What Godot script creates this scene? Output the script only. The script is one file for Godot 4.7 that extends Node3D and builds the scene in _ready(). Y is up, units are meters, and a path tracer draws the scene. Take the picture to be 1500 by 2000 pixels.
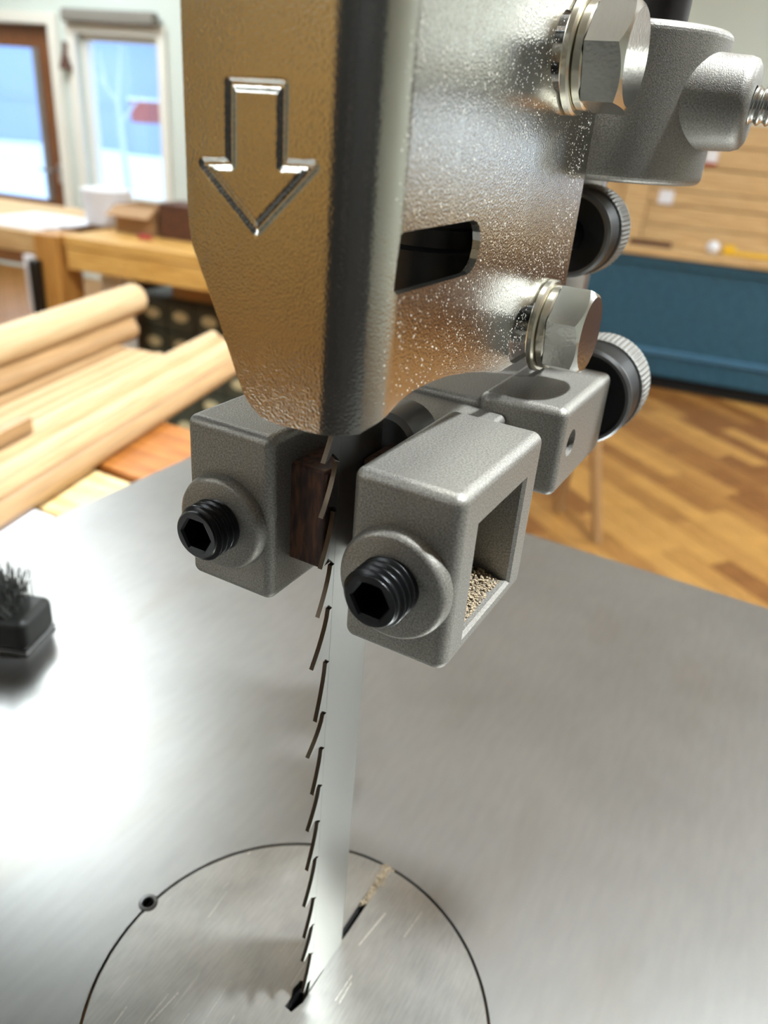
extends Node3D
# A band saw's upper blade guide seen close up over its steel table, with the workshop behind it.
# Lengths are millimetres from the lens (y up); W() turns them into metres in the room.

const EYE := Vector3(0, 1.165, 0)
const ROOM_TURN := 9.0

# ---------------------------------------------------------------- mesh builder
class MB:
	var v := PackedVector3Array()
	var n := PackedVector3Array()
	var uv := PackedVector2Array()
	var ix := PackedInt32Array()

	func vert(p: Vector3, nn: Vector3, t := Vector2.ZERO) -> int:
		v.append(p); n.append(nn); uv.append(t)
		return v.size() - 1

	func tri(a: int, b: int, c: int) -> void:
		var g := (v[b] - v[a]).cross(v[c] - v[a])
		if g.dot(n[a] + n[b] + n[c]) > 0.0:
			ix.append_array([a, c, b])
		else:
			ix.append_array([a, b, c])

	func quad(a: Vector3, b: Vector3, c: Vector3, d: Vector3, nn: Vector3) -> void:
		var i := vert(a, nn, Vector2(0, 0)); vert(b, nn, Vector2(1, 0)); vert(c, nn, Vector2(1, 1)); vert(d, nn, Vector2(0, 1))
		tri(i, i + 1, i + 2); tri(i, i + 2, i + 3)

	# box with rounded edges; skip: normals of faces whose flat middle is left open
	func rbox(c: Vector3, h: Vector3, r: float, seg := 2, skip := [], xf := Transform3D()) -> void:
		r = minf(r, minf(h.x, minf(h.y, h.z)) * 0.999)
		for ax in 3:
			for s in [-1.0, 1.0]:
				var u := (ax + 1) % 3
				var w := (ax + 2) % 3
				var lu := steps(h[u], r, seg)
				var lw := steps(h[w], r, seg)
				var nn := Vector3.ZERO; nn[ax] = s
				var base := v.size()
				for a in lu:
					for b in lw:
						var p := Vector3.ZERO
						p[ax] = s * h[ax]; p[u] = a; p[w] = b
						var q := Vector3(clampf(p.x, -h.x + r, h.x - r), clampf(p.y, -h.y + r, h.y - r), clampf(p.z, -h.z + r, h.z - r))
						var m := (p - q).normalized() if r > 0.0 else nn
						vert(xf * (c + q + m * r), xf.basis * m, Vector2(a, b) * 0.001)
				var k := lw.size()
				for i in lu.size() - 1:
					for j in k - 1:
						if nn in skip and i == seg and j == seg:
							continue
						var o := base + i * k + j
						tri(o, o + 1, o + k + 1); tri(o, o + k + 1, o + k)

	static func steps(h: float, r: float, seg: int) -> Array:
		var o := []
		if r <= 0.0:
			for i in seg: o.append(-h)
			return [-h, h]
		for i in seg + 1: o.append(-(h - r) - r * tan(deg_to_rad(45.0 * (seg - i) / seg)))
		for i in seg + 1: o.append(h - r + r * tan(deg_to_rad(45.0 * i / seg)))
		return o

	# profile of (radius, along) points turned about xf's z axis
	func lathe(xf: Transform3D, prof: Array, seg := 32, smooth := 35.0) -> void:
		var m := prof.size() - 1
		var fn := []
		for i in m:
			var d: Vector2 = prof[i + 1] - prof[i]
			fn.append(Vector2(d.y, -d.x).normalized())
		for i in m:
			var na: Vector2 = fn[i]
			var nb: Vector2 = fn[i]
			if i > 0 and rad_to_deg(absf(fn[i].angle_to(fn[i - 1]))) < smooth: na = (fn[i] + fn[i - 1]).normalized()
			if i < m - 1 and rad_to_deg(absf(fn[i].angle_to(fn[i + 1]))) < smooth: nb = (fn[i] + fn[i + 1]).normalized()
			var base := v.size()
			for k in seg + 1:
				var t := TAU * k / seg
				var c := cos(t); var s := sin(t)
				vert(xf * Vector3(prof[i].x * c, prof[i].x * s, prof[i].y), xf.basis * Vector3(na.x * c, na.x * s, na.y), Vector2(float(k) / seg, prof[i].y * 0.001))
				vert(xf * Vector3(prof[i + 1].x * c, prof[i + 1].x * s, prof[i + 1].y), xf.basis * Vector3(nb.x * c, nb.x * s, nb.y), Vector2(float(k) / seg, prof[i + 1].y * 0.001))
			for k in seg:
				var o := base + k * 2
				tri(o, o + 2, o + 3); tri(o, o + 3, o + 1)

	# a surface r(angle, along) round xf's z axis with normals by differences: threads and knurls
	func turned(xf: Transform3D, f: Callable, z0: float, z1: float, nz: int, seg: int) -> void:
		var base := v.size()
		var e := 0.0008
		for j in nz + 1:
			var z := lerpf(z0, z1, float(j) / nz)
			for k in seg + 1:
				var t := TAU * k / seg
				var pt := func(tt: float, zz: float): var r: float = f.call(tt, zz); return Vector3(r * cos(tt), r * sin(tt), zz)
				var dt: Vector3 = pt.call(t + e, z) - pt.call(t - e, z)
				var dz: Vector3 = pt.call(t, z + 0.01) - pt.call(t, z - 0.01)
				vert(xf * pt.call(t, z), xf.basis * dt.cross(dz).normalized(), Vector2(float(k) / seg, z * 0.001))
		for j in nz:
			for k in seg:
				var o := base + j * (seg + 1) + k
				tri(o, o + 1, o + seg + 2); tri(o, o + seg + 2, o + seg + 1)

	# flat polygon in the plane of xf (x, y), facing xf's +z
	func face(xf: Transform3D, poly: PackedVector2Array, z := 0.0, flip := false) -> void:
		var t := Geometry2D.triangulate_polygon(poly)
		var nn := xf.basis.z.normalized() * (-1.0 if flip else 1.0)
		var base := v.size()
		for p in poly: vert(xf * Vector3(p.x, p.y, z), nn, p * 0.001)
		for i in range(0, t.size(), 3): tri(base + t[i], base + t[i + 1], base + t[i + 2])

	# straight walls round a polygon, from z0 to z1; outward for solid shapes, inward for holes
	func walls(xf: Transform3D, poly: PackedVector2Array, z0: float, z1: float, inward := false) -> void:
		var out := 1.0 if (Geometry2D.is_polygon_clockwise(poly) != inward) else -1.0
		var cnt := poly.size()
		var seg_n := []
		for i in cnt:
			var d := (poly[(i + 1) % cnt] - poly[i]).normalized()
			seg_n.append(Vector2(-d.y, d.x) * out)
		for i in cnt:
			var a := poly[i]; var b := poly[(i + 1) % cnt]
			var na: Vector2 = seg_n[i]; var nb: Vector2 = seg_n[i]
			if seg_n[i].dot(seg_n[(i - 1 + cnt) % cnt]) > 0.85: na = (na + seg_n[(i - 1 + cnt) % cnt]).normalized()
			if seg_n[i].dot(seg_n[(i + 1) % cnt]) > 0.85: nb = (nb + seg_n[(i + 1) % cnt]).normalized()
			var va := xf.basis * Vector3(na.x, na.y, 0); var vb := xf.basis * Vector3(nb.x, nb.y, 0)
			var o := vert(xf * Vector3(a.x, a.y, z0), va); vert(xf * Vector3(b.x, b.y, z0), vb); vert(xf * Vector3(b.x, b.y, z1), vb); vert(xf * Vector3(a.x, a.y, z1), va)
			tri(o, o + 1, o + 2); tri(o, o + 2, o + 3)

	func prism(xf: Transform3D, poly: PackedVector2Array, z0: float, z1: float) -> void:
		face(xf, poly, z1); face(xf, poly, z0, true); walls(xf, poly, z0, z1)

	# round bar from a to b
	func bar(a: Vector3, b: Vector3, r: float, seg := 14, r2 := -1.0, bev := 0.0) -> void:
		var rb := r if r2 < 0 else r2
		var z := (b - a).normalized()
		var x := z.cross(Vector3.UP if absf(z.y) < 0.9 else Vector3.RIGHT).normalized()
		var L := (b - a).length()
		lathe(Transform3D(Basis(x, z.cross(x), z), a), [Vector2(0, 0), Vector2(r - bev, 0), Vector2(r, bev), Vector2(rb, L - bev), Vector2(rb - bev, L), Vector2(0, L)] if bev > 0 else [Vector2(0, 0), Vector2(r, 0), Vector2(rb, L), Vector2(0, L)], seg)

	# a sheet cut from the plane (s, t) by an outline and holes, laid by map(s, t, depth) -> position; thick millimetres deep
	func sheet(cs: Array, ct: Array, outer: PackedVector2Array, holes: Array, map: Callable, thick: float, uvs := 0.001) -> void:
		var nrm := func(s: float, t: float):
			var e := 0.02
			var ds: Vector3 = map.call(s + e, t, 0.0) - map.call(s - e, t, 0.0)
			var dt: Vector3 = map.call(s, t + e, 0.0) - map.call(s, t - e, 0.0)
			return ds.cross(dt).normalized()
		var edges := [outer] + holes
		for i in cs.size() - 1:
			for j in ct.size() - 1:
				var r := Rect2(cs[i], ct[j], cs[i + 1] - cs[i], ct[j + 1] - ct[j])
				var cell := PackedVector2Array([r.position, Vector2(r.end.x, r.position.y), r.end, Vector2(r.position.x, r.end.y)])
				var pieces := []
				var touched := false
				for e in edges:
					if not touched and crosses(e, r): touched = true
				if not touched:
					var mid := r.get_center()
					if Geometry2D.is_point_in_polygon(mid, outer) and not holes.any(func(h): return Geometry2D.is_point_in_polygon(mid, h)): pieces = [cell]
				else:
					pieces = Geometry2D.intersect_polygons(cell, outer)
					for h in holes:
						var next := []
						for p in pieces: next.append_array(Geometry2D.clip_polygons(p, h).filter(func(q): return not Geometry2D.is_polygon_clockwise(q)))
						pieces = next
				for p in pieces:
					var tr := Geometry2D.triangulate_polygon(p)
					for side in 2:
						var base := v.size()
						for q in p:
							var m: Vector3 = nrm.call(q.x, q.y)
							vert(map.call(q.x, q.y, -thick * side), m * (1.0 - 2.0 * side), q * uvs)
						for k in range(0, tr.size(), 3): tri(base + tr[k], base + tr[k + 1], base + tr[k + 2])
		for e in edges.size():
			var poly: PackedVector2Array = edges[e]
			var cnt := poly.size()
			var out := -1.0 if Geometry2D.is_polygon_clockwise(poly) == (e == 0) else 1.0
			for i in cnt:
				var a := poly[i]; var b := poly[(i + 1) % cnt]
				var parts := maxi(1, int(ceil((b - a).length() / 1.5))) if thick < 3.0 else 1
				for k in parts:
					var p := a.lerp(b, float(k) / parts); var q := a.lerp(b, float(k + 1) / parts)
					var d := (q - p).normalized() * 0.02
					var nv := Vector2(d.y, -d.x) * out
					var m: Vector3 = (map.call(p.x + nv.x, p.y + nv.y, 0.0) - map.call(p.x, p.y, 0.0)).normalized()
					var o := vert(map.call(p.x, p.y, 0.0), m, p * uvs); vert(map.call(q.x, q.y, 0.0), m, q * uvs); vert(map.call(q.x, q.y, -thick), m, q * uvs); vert(map.call(p.x, p.y, -thick), m, p * uvs)
					tri(o, o + 1, o + 2); tri(o, o + 2, o + 3)

	static func crosses(poly: PackedVector2Array, r: Rect2) -> bool:
		var g := r.grow(0.001)
		var cnt := poly.size()
		for i in cnt:
			var a := poly[i]; var b := poly[(i + 1) % cnt]
			if maxf(a.x, b.x) < g.position.x or minf(a.x, b.x) > g.end.x or maxf(a.y, b.y) < g.position.y or minf(a.y, b.y) > g.end.y: continue
			if g.has_point(a) or g.has_point(b): return true
			var c := [g.position, Vector2(g.end.x, g.position.y), g.end, Vector2(g.position.x, g.end.y)]
			for k in 4:
				if Geometry2D.segment_intersects_segment(a, b, c[k], c[(k + 1) % 4]) != null: return true
		return false

	func mesh(base := Vector3.ZERO) -> ArrayMesh:
		var a := []
		a.resize(Mesh.ARRAY_MAX)
		var p := PackedVector3Array()
		p.resize(v.size())
		for i in v.size(): p[i] = (v[i] - base) * 0.001
		a[Mesh.ARRAY_VERTEX] = p; a[Mesh.ARRAY_NORMAL] = n; a[Mesh.ARRAY_TEX_UV] = uv; a[Mesh.ARRAY_INDEX] = ix
		var m := ArrayMesh.new()
		m.add_surface_from_arrays(Mesh.PRIMITIVE_TRIANGLES, a)
		return m

# ---------------------------------------------------------------- nodes
var turn := 0.0
var taken := {}
var M := {}
var rng := RandomNumberGenerator.new()

func W(p: Vector3) -> Vector3:
	return EYE + p.rotated(Vector3.UP, deg_to_rad(turn)) * 0.001

func numbered(called: String) -> String:
	taken[called] = taken.get(called, -1) + 1
	return called if taken[called] == 0 else "%s_%03d" % [called, taken[called]]

func tag(o: Node, label: String, category: String, group := "", kind := "") -> Node:
	o.set_meta("label", label); o.set_meta("category", category)
	if group: o.set_meta("group", group)
	if kind: o.set_meta("kind", kind)
	return o

func thing(called: String, base: Vector3, label: String, category: String, group := "", kind := "") -> Node3D:
	var o := Node3D.new()
	o.name = numbered(called)
	add_child(o)
	o.position = W(base); o.rotation.y = deg_to_rad(turn)
	o.set_meta("base", base)
	tag(o, label, category, group, kind)
	return o

func one(called: String, base: Vector3, mb: MB, mat: Material, label: String, category: String, group := "", kind := "") -> MeshInstance3D:
	var o := MeshInstance3D.new()
	o.name = numbered(called); o.mesh = mb.mesh(base); o.material_override = mat
	add_child(o)
	o.position = W(base); o.rotation.y = deg_to_rad(turn)
	o.set_meta("base", base)
	tag(o, label, category, group, kind)
	return o

func part(called: String, mb: MB, mat: Material, parent: Node, label := "") -> MeshInstance3D:
	var o := MeshInstance3D.new()
	var b: Vector3 = parent.get_meta("base")
	o.name = called; o.mesh = mb.mesh(b); o.material_override = mat
	o.set_meta("base", b)
	if label: o.set_meta("label", label)
	parent.add_child(o, true)
	return o

func struct(called: String, base: Vector3, mb: MB, mat: Material) -> MeshInstance3D:
	var o := MeshInstance3D.new()
	o.name = called; o.mesh = mb.mesh(base); o.material_override = mat
	add_child(o)
	o.position = W(base); o.rotation.y = deg_to_rad(turn)
	o.set_meta("base", base); o.set_meta("kind", "structure")
	return o

func boxes(list: Array, r := 1.0, seg := 1) -> MB:   # [[lo, hi], ...]
	var mb := MB.new()
	for b in list: mb.rbox((b[0] + b[1]) / 2, (b[1] - b[0]) / 2, r, seg)
	return mb

func axis(o: Vector3, z: Vector3) -> Transform3D:
	var x := z.cross(Vector3.UP if absf(z.y) < 0.9 else Vector3.BACK).normalized()
	return Transform3D(Basis(x, z.cross(x).normalized(), z.normalized()), o)

# ---------------------------------------------------------------- materials
func noise(freq: float, oct := 4, sd := 1, kind := FastNoiseLite.TYPE_SIMPLEX_SMOOTH) -> FastNoiseLite:
	var f := FastNoiseLite.new()
	f.noise_type = kind; f.frequency = freq; f.seed = sd; f.fractal_octaves = oct
	return f

func ntex(freq: float, a: Color, b: Color, oct := 4, sd := 1, size := 512, lo := 0.2, hi := 0.8, kind := FastNoiseLite.TYPE_SIMPLEX_SMOOTH) -> NoiseTexture2D:
	var t := NoiseTexture2D.new()
	t.width = size; t.height = size; t.seamless = true; t.noise = noise(freq, oct, sd, kind)
	var g := Gradient.new()
	g.offsets = PackedFloat32Array([lo, hi]); g.colors = PackedColorArray([a, b])
	t.color_ramp = g
	return t

func mat(c: Color, rough := 0.6, metal := 0.0) -> StandardMaterial3D:
	var m := StandardMaterial3D.new()
	m.albedo_color = c; m.roughness = rough; m.metallic = metal
	return m

func tri(m: StandardMaterial3D, s: Vector3) -> StandardMaterial3D:
	m.uv1_triplanar = true; m.uv1_scale = s; m.uv1_triplanar_sharpness = 4.0
	return m

func bump(m: StandardMaterial3D, t: Texture2D, mm: float) -> StandardMaterial3D:
	m.heightmap_enabled = true; m.heightmap_texture = t; m.heightmap_scale = mm * 0.1
	return m

func wood(a: Color, b: Color, s: Vector3, rough := 0.55, sd := 3) -> StandardMaterial3D:
	var m := mat(Color.WHITE, rough)
	m.albedo_texture = ntex(0.02, a, b, 4, sd, 256)
	return tri(m, s)

func make_materials() -> void:
	var grain := ntex(0.11, Color.BLACK, Color.WHITE, 3, 5, 512)
	var fine := ntex(0.25, Color.BLACK, Color.WHITE, 2, 9, 512)
	# zinc plated pressed sheet, fine orange peel
	M.sheet = tri(mat(Color(0.76, 0.75, 0.72), 0.18, 1.0), Vector3(40, 40, 40))
	bump(M.sheet, grain, 0.016)
	# bead blasted casting
	M.cast = tri(mat(Color.WHITE, 0.5, 0.82), Vector3(40, 40, 40))
	M.cast.albedo_texture = ntex(0.12, Color(0.47, 0.455, 0.43), Color(0.62, 0.605, 0.58), 4, 21, 512)
	bump(M.cast, fine, 0.03)
	M.bolt = tri(mat(Color(0.82, 0.82, 0.80), 0.2, 1.0), Vector3(20, 20, 20))
	bump(M.bolt, grain, 0.01)
	M.washer = mat(Color(0.86, 0.84, 0.78), 0.25, 1.0)
	M.black_steel = tri(mat(Color(0.09, 0.09, 0.095), 0.32, 0.6), Vector3(60, 60, 60))
	bump(M.black_steel, fine, 0.008)
	M.knob = tri(mat(Color(0.10, 0.10, 0.10), 0.45, 0.5), Vector3(50, 50, 50))
	M.knurl = tri(mat(Color(0.52, 0.51, 0.49), 0.45, 0.7), Vector3(50, 50, 50))
	M.rim = mat(Color(0.42, 0.42, 0.42), 0.35, 0.8)
	M.post = mat(Color(0.72, 0.70, 0.70), 0.3, 1.0)
	M.roller = mat(Color(0.02, 0.02, 0.025), 0.35)
	M.lever = mat(Color(0.07, 0.03, 0.035), 0.5)
	M.guide_wood = wood(Color(0.17, 0.095, 0.06), Color(0.36, 0.22, 0.14), Vector3(120, 25, 120), 0.7, 31)
	M.blade = tri(mat(Color(0.63, 0.63, 0.61), 0.33, 0.95), Vector3(60, 6, 60))
	bump(M.blade, fine, 0.006)
	M.tooth = mat(Color(0.30, 0.26, 0.22), 0.4, 1.0)  # brown hardened tint, darkened further for the dark surroundings the edges mirror
	M.dust = tri(mat(Color.WHITE, 0.95), Vector3(150, 150, 150))
	M.dust.albedo_texture = ntex(0.2, Color(0.42, 0.36, 0.28), Color(0.72, 0.66, 0.56), 3, 41, 256)
	M.speck = mat(Color(0.78, 0.76, 0.72), 0.9)
	# ground steel table
	M.table = mat(Color.WHITE, 0.29, 0.9)
	M.table.albedo_texture = table_texture()
	M.table.uv1_scale = Vector3(1000.0 / 580.0, 1000.0 / 460.0, 1)
	bump(M.table, ntex(0.33, Color.BLACK, Color.WHITE, 2, 55, 2048), 0.006)
	M.insert = mat(Color.WHITE, 0.28, 0.9)
	M.insert.albedo_texture = insert_texture()
	M.insert.uv1_scale = Vector3(1000.0 / 84.0, 1000.0 / 84.0, 1)
	M.dark = mat(Color(0.03, 0.03, 0.03), 0.8)  # near black standing for the shade inside small recesses
	M.bristle = mat(Color(0.24, 0.24, 0.23), 0.6)
	M.brush = mat(Color(0.05, 0.055, 0.045), 0.5)
	# room
	M.wall = tri(mat(Color(0.77, 0.80, 0.77), 0.9), Vector3(2, 2, 2))
	M.frame = mat(Color(0.86, 0.85, 0.81), 0.6)
	M.ceiling = mat(Color(0.89, 0.90, 0.90), 0.9)
	M.grey_bar = mat(Color(0.45, 0.43, 0.40), 0.8)
	M.door = wood(Color(0.38, 0.22, 0.09), Color(0.48, 0.29, 0.13), Vector3(8, 1, 8), 0.5, 61)
	M.glass = mat(Color(0.9, 0.95, 1.0, 0.06), 0.02)
	M.glass.transparency = BaseMaterial3D.TRANSPARENCY_ALPHA
	M.bench = wood(Color(0.74, 0.55, 0.27), Color(0.84, 0.67, 0.38), Vector3(1.2, 14, 14), 0.4, 63)
	M.bench_leg = wood(Color(0.62, 0.42, 0.18), Color(0.74, 0.54, 0.27), Vector3(14, 1.2, 14), 0.5, 64)
	M.stick = [wood(Color(0.66, 0.52, 0.36), Color(0.74, 0.61, 0.45), Vector3(60, 60, 2), 0.5, 71), wood(Color(0.72, 0.60, 0.44), Color(0.79, 0.68, 0.53), Vector3(60, 60, 2), 0.5, 72), wood(Color(0.57, 0.44, 0.29), Color(0.67, 0.53, 0.37), Vector3(60, 60, 2), 0.5, 73)]
	M.gold = wood(Color(0.72, 0.56, 0.30), Color(0.80, 0.64, 0.38), Vector3(14, 1.2, 14), 0.5, 66)
	M.amber = wood(Color(0.55, 0.32, 0.12), Color(0.68, 0.43, 0.19), Vector3(3, 30, 30), 0.5, 75)
	M.plank = wood(Color(0.87, 0.74, 0.48), Color(0.94, 0.84, 0.62), Vector3(3, 30, 30), 0.6, 76)
	M.white = mat(Color(0.88, 0.88, 0.90), 0.7)
	M.olive = mat(Color(0.27, 0.28, 0.23), 0.6)
	M.cream = mat(Color(0.82, 0.78, 0.62), 0.6)
	M.tan = mat(Color(0.62, 0.48, 0.33), 0.8)
	M.brown = wood(Color(0.25, 0.13, 0.07), Color(0.34, 0.19, 0.10), Vector3(3, 20, 20), 0.6, 77)
	M.red = mat(Color(0.62, 0.16, 0.12), 0.5)
	M.yellow = mat(Color(0.85, 0.66, 0.10), 0.5)
	M.chest = wood(Color(0.70, 0.56, 0.37), Color(0.80, 0.67, 0.48), Vector3(1.0, 12, 12), 0.5, 81)
	M.blue = tri(mat(Color.WHITE, 0.55), Vector3(3, 3, 3))
	M.blue.albedo_texture = ntex(0.03, Color(0.10, 0.265, 0.335), Color(0.135, 0.305, 0.375), 4, 83, 256)
	M.blue_trim = mat(Color(0.22, 0.38, 0.48), 0.5)
	M.floor = []
	for k in 5:
		var d := 0.045 * (k - 2)
		M.floor.append(wood(Color(0.50 + d, 0.34 + d, 0.16 + d * 0.6), Color(0.63 + d, 0.45 + d, 0.23 + d * 0.6), Vector3(2, 25, 25), 0.35, 91 + k))
	M.joint = mat(Color(0.22, 0.13, 0.06), 0.8)
	M.skirt = mat(Color(0.03, 0.025, 0.02), 0.8)
	# outside
	M.snow = mat(Color(0.90, 0.93, 0.96), 0.9)
	M.house = mat(Color(0.58, 0.67, 0.80), 0.9)
	M.house2 = mat(Color(0.80, 0.86, 0.90), 0.9)
	M.bark = mat(Color(0.72, 0.76, 0.82), 0.9)
	M.lamp = mat(Color.WHITE, 0.5)
	M.lamp.emission_enabled = true
	M.lamp.emission = Color(0.95, 0.985, 1.0)
	M.lamp.emission_energy_multiplier = 3.0
	M.unseen_locker = mat(Color(0.06, 0.065, 0.075), 0.6)
	M.tin = mat(Color(0.85, 0.85, 0.84), 0.5)

func table_texture() -> ImageTexture:
	# worn ground steel: clouded tone, faint brown smears and fine drag marks
	var im := Image.create(2048, 1624, false, Image.FORMAT_RGB8)
	var f := noise(0.0035, 5, 201)
	var g := noise(0.06, 2, 202)
	var h := noise(0.004, 4, 203)
	for y in 1624:
		for x in 2048:
			var k := 0.62 + 0.035 * f.get_noise_2d(x, y) + 0.012 * g.get_noise_2d(x * 1.5, y * 0.3)
			var b := maxf(0.0, h.get_noise_2d(x * 1.6, y * 0.7) - 0.2) * 0.08
			im.set_pixel(x, y, Color(k - b * 0.5, k - b * 0.75, k * 0.985 - b))
	return ImageTexture.create_from_image(im)

func insert_texture() -> ImageTexture:
	var im := Image.create(1024, 1024, false, Image.FORMAT_RGB8)
	var f := noise(0.006, 5, 101)
	var g := noise(0.05, 3, 102)
	for y in 1024:
		for x in 1024:
			var k := 0.66 + 0.05 * f.get_noise_2d(x, y) + 0.035 * g.get_noise_2d(x * 2.2, y * 0.25)
			im.set_pixel(x, y, Color(k, k * 0.995, k * 0.965))
	var r := RandomNumberGenerator.new()
	r.seed = 5
	for i in 46:   # scratches left by wood pushed through
		var x := r.randf_range(40, 980)
		var y := r.randf_range(20, 900)
		var len := r.randf_range(20, 260) * (1.4 if i < 10 else 0.5)
		var lean := r.randf_range(-0.12, 0.12)
		var w := 3 if i < 7 else (2 if i < 18 else 1)
		var c := r.randf_range(0.76, 0.95)
		for k in int(len):
			if r.randf() < 0.15: continue
			im.fill_rect(Rect2i(int(x + lean * k), int(y + k), w, 1), Color(c, c * 0.99, c * 0.95))
	return ImageTexture.create_from_image(im)

# ---------------------------------------------------------------- the saw
func circle(c: Vector2, r: float, k: int) -> PackedVector2Array:
	var p := PackedVector2Array()
	for i in k: p.append(c + Vector2(cos(TAU * i / k), sin(TAU * i / k)) * r)
	return p

func spread(a: float, b: float, step: float) -> Array:
	var k := maxi(1, int(round((b - a) / step)))
	var o := []
	for i in k + 1: o.append(lerpf(a, b, float(i) / k))
	return o

func table() -> void:
	var t := thing("saw_table", Vector3(30, -195, -80), "brushed grey steel band saw table filling the lower picture", "saw table")
	var flat := func(s: float, z: float, d: float): return Vector3(s, -165 + d, -z)
	var hole := circle(Vector2(-53, 79.5), 41.45, 120)
	var mb := MB.new()
	var e := PackedVector2Array([Vector2(-259, -150), Vector2(320, -150), Vector2(320, 309), Vector2(-259, 309)])
	mb.sheet(spread(-259, -53, 52) + spread(-53, 320, 52).slice(1), spread(-150, 79.5, 46) + spread(79.5, 309, 46).slice(1), e, [hole, circle(Vector2(-94.6, 82.2), 2.1, 24)], flat, 30.0)
	for i in mb.uv.size(): mb.uv[i] += Vector2(0.259, 0.15)
	part("table_top", mb, M.table, t)
	var shade_well := MB.new()
	shade_well.lathe(axis(Vector3(-53, -164, -79.5), Vector3.DOWN), [Vector2(41.3, 3.2), Vector2(39, 3.2), Vector2(39, 29), Vector2(0, 29)], 64)
	part("shade_well", shade_well, M.dark, t, "recess under the insert, painted dark for its shade")  # added pan, dark so that the slot above looks black
	var pin := MB.new()
	pin.lathe(axis(Vector3(-94.6, -165, -82.2), Vector3.UP), [Vector2(2.15, -3), Vector2(2.15, 0.12), Vector2(1.95, 0.22), Vector2(1.45, 0.22), Vector2(1.3, 0.0)], 28)
	var ph := MB.new()
	ph.lathe(axis(Vector3(-94.6, -165, -82.2), Vector3.UP), [Vector2(1.3, 0.0), Vector2(1.25, -4), Vector2(0, -4)], 28)
	part("shade_pin_hole", ph, M.dark, t)  # shade inside the pin put into the colour
	part("roll_pin", pin, M.rim, t, "small hollow pin set in the rim of the insert")
	# insert with its blade slot
	var ins := thing("table_insert", Vector3(-53, -168, -79.5), "round steel table insert with slot around the blade", "insert")
	var slot := PackedVector2Array([Vector2(-51.75, 82.5), Vector2(-51.9, 90), Vector2(-52.35, 96.5), Vector2(-52.1, 100), Vector2(-51.9, 119.2), Vector2(-53.7, 119.2), Vector2(-53.5, 98.5), Vector2(-53.6, 92), Vector2(-53.7, 86.5), Vector2(-54.9, 86), Vector2(-55.2, 83.6), Vector2(-54.4, 82), Vector2(-54.5, 79.9), Vector2(-52.7, 79.6)])
	slot.reverse()
	var disc := MB.new()
	var cut := func(s: float, z: float, d: float): return Vector3(s, -165.02 + d, -z)
	disc.sheet(spread(-95, -53, 14) + spread(-53, -10, 14).slice(1), spread(36, 79.5, 14) + spread(79.5, 100, 10).slice(1) + spread(100, 121, 10).slice(1), circle(Vector2(-53, 79.5), 40.75, 120), [slot, circle(Vector2(-94.6, 82.2), 2.1, 24)], cut, 2.9)
	for i in disc.uv.size(): disc.uv[i] += Vector2(0.095, -0.0375)
	part("disc", disc, M.insert, ins)
	var dust := MB.new()
	rng.seed = 12
	for i in 500:
		var z := -107.5 - 13.5 * sqrt(rng.randf())
		var p := Vector3(-52.8 + rng.randf_range(-0.75, 0.75) + (rng.randf_range(-1.0, 1.0) if z < -114 else 0.0), -165.3 + rng.randf_range(-0.5, 0.3), z)
		var s := rng.randf_range(0.12, 0.32)
		dust.rbox(Vector3.ZERO, Vector3(s, s * 0.6, s * rng.randf_range(0.7, 1.6)), s * 0.3, 1, [], Transform3D(Basis.from_euler(Vector3(rng.randf() * 3, rng.randf() * 3, rng.randf() * 3)), p))
	one("sawdust", Vector3(-52.8, -165.5, -114), dust, M.dust, "pale sawdust packed into the back end of the insert slot", "sawdust", "", "stuff")

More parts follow.
